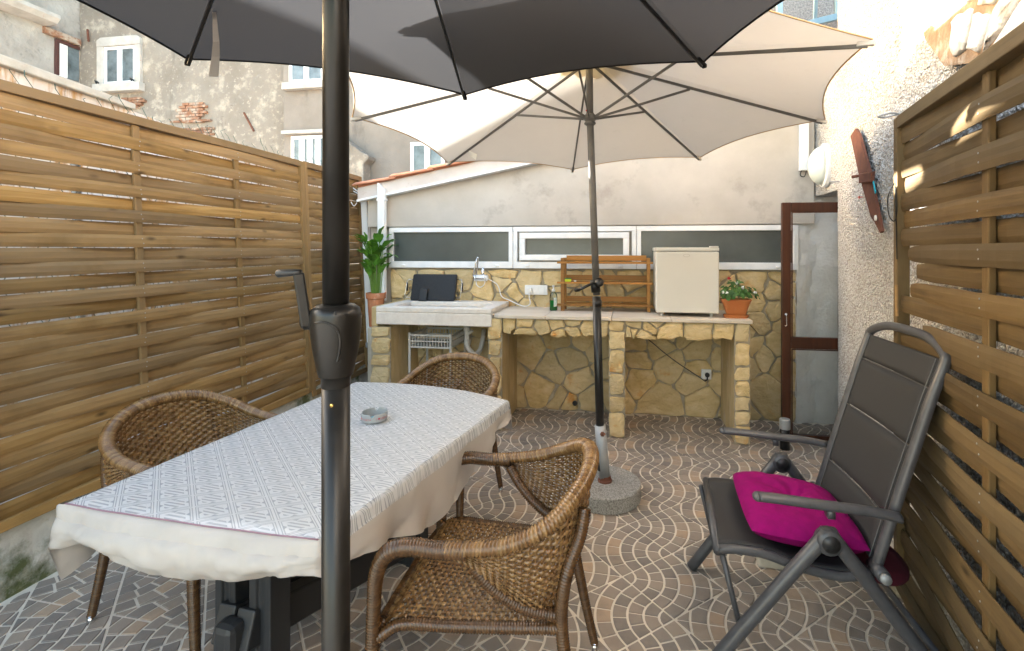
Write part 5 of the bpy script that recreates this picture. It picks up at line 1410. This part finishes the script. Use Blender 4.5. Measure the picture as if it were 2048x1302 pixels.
# back sling with sewn pads
cut = int(len(bN) * .965)
def BS(a, b, w):
    x = (.02 + a * .925) * (len(bN) - 1); i = min(int(x), len(bN) - 2); p = lerp(bN[i], bN[i + 1], x - i); y = lerp(YN + .012, YF - .012, b)
    d = (bN[min(i + 1, len(bN) - 1)] - bN[max(i - 1, 0)]).normalized(); nn = V(-d.z, 0, d.x)
    sag = -.014 * math.sin(math.pi * b)
    return V(p.x, y, p.z) + nn * (w + sag)
seams = [0, .245, .50, .745, 1.0]
for k in range(4):
    a0, a1 = seams[k] + .004, seams[k + 1] - .004
    def pad(s):
        def f(b, a):
            e = min(1, min(a, 1 - a) / .14, ); e2 = min(1, min(b, 1 - b) / .05)
            return BS(lerp(a0, a1, a), b, s * .013 * math.sqrt(max(0, e * (2 - e))) * math.sqrt(max(0, e2 * (2 - e2))) + (0 if s > 0 else -.001))
        return f
    q = MB(); q.grid(pad(1), 20, 18); q.grid(pad(-1), 20, 12); B(q, 'back_pad', SLING, fix=False)
q = MB()
for k in (1, 2, 3): q.tube([BS(seams[k], b / 20, .002) for b in range(21)], .0022, 5)
B(q, 'seam', flat('seam_thread', (.10, .10, .10), .7))
for yy in (0.035, .965):
    q = MB(); q.tube([BS(a / 40, yy, .0128 if 0 < (a / 40) else 0) for a in range(1, 40)], .0016, 4); B(q, 'stitched_edge', flat('stitch_grey', (.13, .13, .13), .8))
# seat
seatN = crom([PY(1437, 1098, YN), PY(1470, 1098, YN), PY(1530, 1108, YN), PY(1600, 1134, YN), PY(1680, 1152, YN), PY(1745, 1148, YN)], 6)
seatF = [tofar(p) + V(.042 * (1 - i / (len(seatN) - 1)), 0, 0) for i, p in enumerate(seatN)]
for nm, pl in (('seat_rail', seatN), ('seat_rail', seatF)):
    q = MB(); q.tube(pl, .0150, 10); B(q, nm)
q = MB(); q.tube([seatN[0] + V(-.004, -.012, 0), seatF[0] + V(-.004, .012, 0)], .0155, 12); B(q, 'front_bar')
def SS(a, b):
    x = a * (len(seatN) - 1) * .97; i = min(int(x), len(seatN) - 2); p = lerp(seatN[i], seatN[i + 1], x - i)
    return V(p.x + .042 * b * (1 - x / (len(seatN) - 1)), lerp(YN + .006, YF - .006, b), p.z + .014 - .020 * math.sin(math.pi * b) * min(1, a * 4 + .2))
q = MB(); q.grid(SS, 24, 14); B(q, 'seat_sling', SLING, fix=False, solid=.004)
# legs in two inverted V pairs
def leg_pair(apex, ffoot, rfoot, y, nm):
    for f, d in ((ffoot, -1), (rfoot, 1)):
        q = MB(); a = apex + V(d * .016, 0, -.012)
        q.tube(crom([a + V(d * -.012, 0, .018), a + V(d * .012, 0, -.02), lerp(a, f, .3), f], 5), .0225, 14); B(q, nm)
    q = MB(); q.lathe([(0, -.022), (.036, -.022), (.040, -.016), (.040, .016), (.036, .022), (0, .022)], 20, apex + V(0, 0, -.025), Matrix.Rotation(R(90), 3, 'X')); B(q, 'pivot_disc', bev=0)
    q = MB(); q.lathe([(0, -.026), (.027, -.0245), (.027, .0245), (0, .026)], 20, apex + V(0, 0, -.025), Matrix.Rotation(R(90), 3, 'X')); B(q, 'pivot_cap', BLACKP)
YLN, YLF = YN - .045, YF + .045
apN = PY(1657, 1066, YLN); fN = PY(1452, 1302, YLN); rN = PY(1835, 1302, YLN)
def ext(a, f): t = a.z / (a.z - f.z); return lerp(a, f, t)
ffN, rrN = ext(apN, fN), ext(apN, rN); ffN.z = rrN.z = .012
leg_pair(apN, ffN, rrN, YLN, 'leg')
apF = V(apN.x + .03, YLF, apN.z); ffF, rrF = V(ffN.x + .05, YLF, .012), V(rrN.x, YLF, .012)
leg_pair(apF, ffF, rrF, YLF, 'leg')
q = MB(); q.tube([rrN + V(-.06, 0, .14), rrF + V(-.06, 0, .14)], .012, 10); B(q, 'cross_bar')
# flat armrests
def armrest(y, nm='armrest'):
    q = MB(); P = [PY(1517, 993, YLN), PY(1560, 998, YLN), PY(1660, 1012, YLN), PY(1740, 1023, YLN), PY(1800, 1036, YLN)]
    P = crom([V(p.x, y, p.z) for p in P], 5); q.tube(P, [.0235] * len(P), 14, flat=.6); B(q, nm)
    q = MB(); q.lathe([(0, 0), (.0238, .0), (.022, .010), (.012, .018), (0, .019)], 14, P[0] + V(.001, 0, 0), Matrix.Rotation(R(-92), 3, 'Y'), sx=.6); B(q, 'armrest_cap')
    q = MB(); m = P[int(len(P) * .52)]; q.beam(m + V(0, 0, -.006), m + V(.0, 0, -.035), .022, .03, (0, 1, 0)); B(q, 'arm_bracket')
armrest(YLN); armrest(YLF)
# pivots at the back of the seat, link bars
for y, s in ((YN, -1), (YF, 1)):
    c = PY(1752, 1134, YN); c = V(c.x, y, c.z)
    q = MB(); q.tube([c + V(0, s * -.02, 0), c + V(0, s * .05, 0)], .021, 14); B(q, 'hinge_hub')
    q = MB(); q.tube([c + V(0, s * .05, 0), c + V(.0, s * .066, 0)], .016, 12); B(q, 'hinge_knob', GALV)
    p = V(seatN[2].x, y - s * .002, seatN[2].z - .02); f = lerp(V(apN.x, y, apN.z), V(ffN.x, y, .012), .72)
    q = MB(); q.tube([p, f + V(.03, s * .02, 0)], .0095, 9); B(q, 'link_bar')

# ---- cushions
def cushion(name, label, cat, mat, cs, h, tuft=True, seed=0):
    """cs: four bottom corners NF, NB, FB, FF"""
    c = sum(cs, V(0, 0, 0)) / 4
    q = MB()
    def base(u, v): return lerp(lerp(cs[0], cs[1], u), lerp(cs[3], cs[2], u), v)
    def surf(s):
        def f(a, b):
            x, y = a * 2 - 1, b * 2 - 1
            e = max(0, 1 - abs(x) ** 3.4) ** .5 * max(0, 1 - abs(y) ** 3.4) ** .5
            pinch = 1 - .035 * (1 - abs(y) ** 2) * abs(x) - .0; pin2 = 1 - .035 * (1 - abs(x) ** 2) * abs(y)
            cr = 1 - .05 * (x * x * y * y) ** 1.5
            p = base(.5 + .5 * x * pin2 * cr, .5 + .5 * y * pinch * cr)
            d = 0
            if tuft:
                rr = math.hypot(x, y); d = .55 * math.exp(-(rr / .22) ** 2) + .05 * math.exp(-(rr / .5) ** 2)
            wr = .10 * noise.noise(V(x * 3 + seed, y * 3, 1)) + .07 * math.sin(math.atan2(y, x) * 7 + 2 * noise.noise(V(x * 2, y * 2, 3))) * min(1, max(0, 1.1 - math.hypot(x, y))) + .05 * noise.noise(V(x * 9, y * 9, seed))
            return p + V(0, 0, h * .5 + s * h * .5 * e * (1 - d + wr))
        return f
    q.grid(surf(1), 44, 44); q.grid(surf(-1), 20, 20)
    t = thing(name, label, cat, V(c.x, c.y, c.z)); q.build('cover', mat, t, smooth=True, fix=False)
    return t
zs = lambda x: SS(min(1, max(0, (x - seatN[0].x) / (seatN[-1].x - seatN[0].x))), .5).z
cs = [PZ(1503, 1096, .445), PZ(1725, 1122, .42), PZ(1662, 1010, .44), PZ(1480, 958, .47)]
xa, xb = .405, .80
cs = [V(xa + .005, 1.70, zs(xa) + .006), V(xb, 1.70, zs(xb) + .012), V(xb + .01, 2.12, zs(xb) + .014), V(xa + .03, 2.13, zs(xa) + .010)]
cu = cushion('seat_cushion', 'magenta tufted seat cushion lying on the folding chair', 'cushion', PINK, cs, .118)
q = MB(); b0 = (cs[0] + cs[2]) / 2 + V(.0, 0, .10); q.lathe([(0, -.006), (.012, -.003), (.012, .002), (0, .005)], 12, b0); q.build('button', PINK, cu, smooth=True)
mc = PY(1765, 1112, 1.86)
q = MB(); q.lathe([(0, -.03), (.10, -.028), (.145, -.012), (.15, 0), (.145, .012), (.10, .028), (0, .03)], 28, mc + V(-.06, .03, 0), Matrix.Rotation(R(14), 3, 'Y') @ Matrix.Rotation(R(6), 3, 'X'))
tag(centre_origin(q.build('round_cushion', MAROON, None, smooth=True)), 'dark maroon round cushion pushed behind the folding chair back', 'cushion')

# ================================================================== PARASOLS
def canopy(root, apex, tips, mat, vmat, scallop, hole, hemmat, rib_r, ribmat, hub, strut_at, vent=.24, ventup=.05):
    n = len(tips); ax_ = apex
    def surf(k, q_, s):
        a, b = tips[k], tips[(k + 1) % n]
        e = lerp(a, b, q_); f = 4 * q_ * (1 - q_)
        s2 = s * (1 - scallop * f * s)
        return apex + (e - apex) * s2 + V(0, 0, -.018 * f * s * (1 - s) * 2 + .012)
    mb = MB()
    for k in range(n): mb.grid(lambda x, y, k=k: surf(k, x, lerp(hole, 1, y)), 14, 16)
    mb.build('canopy', mat, root, smooth=True, fix=False)
    mb = MB()
    for k in range(n): mb.tube([surf(k, i / 14, 1.0) for i in range(15)], .0035, 5)
    mb.build('hem', hemmat, root, smooth=True)
    mb = MB()
    for k in range(n): mb.grid(lambda x, y, k=k: apex + (lerp(tips[k], tips[(k + 1) % n], x) - apex) * (vent * y * (1 + .07 * math.sin(6.283 * x * 2))) + V(0, 0, ventup), 8, 5)
    mb.build('vent_cap', vmat, root, smooth=True, fix=False)
    for k in range(n):
        t = tips[k]; d = (t - apex).normalized()
        mb = MB(); a = apex + V(0, 0, -.03) + d * .02; b = t + V(0, 0, -.012) - d * .015
        mb.beam(a, b, rib_r * 1.3, rib_r * 1.9); rb = mb.build('rib', ribmat, root, bev=.002)
        mb = MB(); mb.beam(t - d * .05 + V(0, 0, -.006), t + d * .008 + V(0, 0, -.002), rib_r * 2.6, rib_r * 2.2); mb.build('tip_pocket', mat, rb, bev=.003)
        mb = MB(); p = lerp(a, b, strut_at) + V(0, 0, -rib_r); h = hub + V(d.x, d.y, 0).normalized() * .035
        mb.beam(h, p, rib_r * 1.2, rib_r * 1.7); mb.build('strut', ribmat, root, bev=.002)
cp = thing('cream_parasol', 'large cream parasol with grey pole and ribs over the stone counter', 'parasol', (-.124, 2.807, .09))
apex = AT(1178, 112, 2.75)
tips = [AT(1145, 342, 3.72), AT(895, 328, 3.66), AT(705, 238, 2.66), V(-1.24, 1.72, 2.29), V(-.32, 1.42, 2.44), AT(1745, 85, 1.76), AT(1650, 243, 2.68), AT(1400, 318, 3.55)]
hub = AT(1180, 236, 2.77)
canopy(cp, apex, tips, CREAM, CREAM_SUNLIT, .052, .10, HEM, .008, POLEG, hub, .43, .20, .045)
bs = V(-.124, 2.807, .09); b1 = AT(1203, 950, 2.793); jt = AT(1193, 590, 2.785)
q = MB(); q.tube([hub + V(0, 0, -.02), apex + V(0, 0, .06)], .0205, 14); q.tube([jt, hub], .0205, 14); q.build('upper_pole', POLEG, cp, smooth=True)
q = MB(); q.tube([lerp(b1, jt, .03), jt + V(0, 0, -.01)], .0245, 16); q.build('lower_pole', BLACKM, cp, smooth=True)
q = MB(); q.tube([AT(1189, 560, 2.785), AT(1192, 584, 2.785)], .027, 16); q.build('pole_joint', BLACKM, cp, smooth=True)
q = MB(); q.tube([AT(1194, 600, 2.785), AT(1195, 612, 2.785)], .0265, 16); q.build('pole_joint', BLACKM, cp, smooth=True)
q = MB(); k = AT(1191, 569, 2.76); q.tube([k, AT(1186, 566, 2.72), AT(1158, 580, 2.70)], .008, 8); q.tube([AT(1158, 580, 2.70), AT(1151, 580, 2.67)], .010, 8); q.build('crank', BLACKM, cp, smooth=True)
q = MB(); q.lathe([(0, 0), (.024, 0), (.026, .01), (.024, .022), (0, .024)], 14, AT(1199, 566, 2.75), Matrix.Rotation(R(65), 3, 'X')); q.build('tilt_knob', BLACKM, cp, smooth=True)
q = MB(); q.lathe([(.021, -.045), (.034, -.035), (.034, -.03), (.026, -.02), (.040, -.005), (.040, .012), (.026, .02), (.021, .03)], 18, hub); q.build('runner', POLEG, cp, smooth=False, bev=.002)
q = MB(); q.lathe([(0, -.006), (.006, 0), (0, .006)], 8, AT(1173, 221, 2.72)); q.build('red_pin', flat('red_plastic', (.6, .03, .02), .5), cp, smooth=True)
q = MB(); a = lerp(apex, tips[1], .80); q.add([a + V(0, -.02, -.03), a + V(.06, -.02, -.06), a + V(.05, -.02, -.10), a + V(.0, -.015, -.06)], [(0, 1, 2, 3)]); q.build('care_label', flat('label_white', (.7, .68, .62), .8), cp)
pb = thing('parasol_base', 'round granite parasol base with grey steel tube holding the cream parasol', 'parasol base', (bs.x, bs.y, 0))
q = MB(); q.lathe([(0, 0), (.200, 0), (.207, .006), (.207, .084), (.203, .09), (0, .09)], 56, (bs.x, bs.y, .001)); q.build('granite_disc', GRANITE, pb, bev=.003)
tt = AT(1200, 850, 2.79); 
q = MB(); q.tube([V(bs.x + .0, bs.y, .094), tt], .0325, 20); q.build('tube', GALV, pb, smooth=True, bev=0)
q = MB(); q.lathe([(.034, 0), (.034, .022), (.033, .03)], 20, (bs.x, bs.y, .094)); q.lathe([(.033, 0), (.042, .0), (.042, .008), (.033, .010)], 20, (bs.x, bs.y, .091)); q.build('rusty_collar', RUSTY, pb, smooth=False)
q = MB(); q.tube([AT(1204, 868, 2.76), AT(1209, 868, 2.70)], .007, 8); q.lathe([(0, 0), (.014, 0), (.014, .009), (0, .01)], 6, AT(1205, 868, 2.745), Matrix.Rotation(R(80), 3, 'X')); q.build('bolt', RUSTY, pb)

dpz = V(-.4906, .754, 0)
dk = thing('charcoal_parasol', 'charcoal grey parasol on a thick black crank pole beside the table', 'parasol', dpz)
apx = dpz + V(0, 0, 2.475)
tipd = [dpz + V(1.262 * math.cos(R(99.1 + 45.3 * k)), 1.262 * math.sin(R(99.1 + 45.3 * k)), 2.096) for k in range(8)]
tipd[6] = AT(2240, -336, .755); tipd[2] = AT(-700, -323, .767); tipd[0] = AT(930, 195, 2.078); tipd[1] = AT(375, 125, 1.688); tipd[7] = AT(1408, 130, 1.711)
canopy(dk, apx, tipd, CHARCOAL, CHARCOAL, .045, .12, CHARCOAL, .0065, BLACKM, dpz + V(0, 0, 2.16), .42, .22, .04)
q = MB(); q.tube([dpz + V(0, 0, 1.33), apx + V(0, 0, .05)], .0212, 24); q.build('upper_pole', BLACKM, dk, smooth=True)
q = MB(); q.tube([dpz + V(0, 0, .0), dpz + V(0, 0, 1.23)], .0227, 24); q.build('lower_pole', BLACKM, dk, smooth=True)
zt = lambda py: 1.44 - (py - CY) / FOC * .82
q = MB(); q.lathe([(.0215, zt(607)), (.030, zt(609)), (.038, zt(616)), (.0408, zt(628)), (.0412, zt(645)), (.040, zt(665)), (.036, zt(700)), (.0315, zt(728)), (.0285, zt(745)), (.0275, zt(748)), (.0275, zt(750)), (.0237, zt(750.5)), (.0237, zt(771)), (.0233, zt(772))], 36, dpz); q.build('crank_housing', BLACKM, dk, smooth=True)
q = MB()
pc_ = [(650, 640), (670, 637), (688, 645), (697, 660), (699, 680), (694, 705), (692, 715)]
pp_ = []
for px, py in pc_:
    z = zt(py); r_ = .0385 if py < 690 else .034; lx = (px - 672) / FOC * .80; lx = max(-r_ * .98, min(r_ * .98, lx)); fw = math.sqrt(max(0, (r_ + .002) ** 2 - lx * lx)); pp_.append(dpz + V(_c * lx + _s * fw, _s * lx - _c * fw, z))
q.tube(crom(pp_, 5), .0022, 6); q.build('moulded_ridge', BLACKM, dk, smooth=True)
T = .80
q = MB(); q.tube([AT(634, 642, .82), AT(612, 640, T)], .016, 12); q.build('crank_boss', BLACKM, dk, smooth=True)
q = MB(); a, b = AT(611, 640, T), AT(597, 546, T); q.beam(a + (a - b).normalized() * .012, b, .017, .012, ray(600, 600)); q.build('crank_arm', BLACKM, dk, bev=.003)
q = MB(); q.tube([AT(602, 545, T), AT(590, 545, T), AT(575, 546, T), AT(556, 547, T), AT(553, 547, T)], [.0052, .0055, .006, .0068, .005], 10); q.build('crank_handle', BLACKP, dk, smooth=True)
for px, py in ((691, 621), (694, 713)):
    q = MB(); lx = (px - 672) / FOC * .80; r_ = .0405 if py < 650 else .0335; fw = math.sqrt(r_ * r_ - lx * lx); q.lathe([(0, -.001), (.0032, 0), (0, .0012)], 8, dpz + V(_c * lx + _s * fw, _s * lx - _c * fw, zt(py)), Matrix.Rotation(R(90), 3, 'X')); q.build('screw_hole', DARKROOM, dk)
q = MB(); q.lathe([(0, -.002), (.003, 0), (.003, .002), (0, .003)], 8, dpz + V(_c * .004 + _s * .0225, -_c * .0225, zt(802)), Matrix.Rotation(R(90), 3, 'X')); q.build('brass_rivet', flat('brass', (.55, .38, .12), .3, 1.0), dk)
# tie strap hanging from a rib
tl_ = lerp(apx, tipd[1], .80); tl_ = AT(428, 18, (tl_ - EYE).dot(V(-_s, _c, 0)) - .0)
q = MB(); w = V(.011, .003, 0)
pts = [tl_, tl_ + V(.004, 0, -.05), tl_ + V(-.002, .01, -.10), tl_ + V(.006, .0, -.15), tl_ + V(.002, -.004, -.215)]
for i in range(4):
    ww = w * (.45 + .2 * i); w2 = w * (.45 + .2 * (i + 1)); q.add([pts[i] - ww, pts[i] + ww, pts[i + 1] + w2, pts[i + 1] - w2], [(0, 1, 2, 3)])
q.build('tie_strap', flat('strap_grey', (.26, .235, .215), .8), dk, solid=.001)
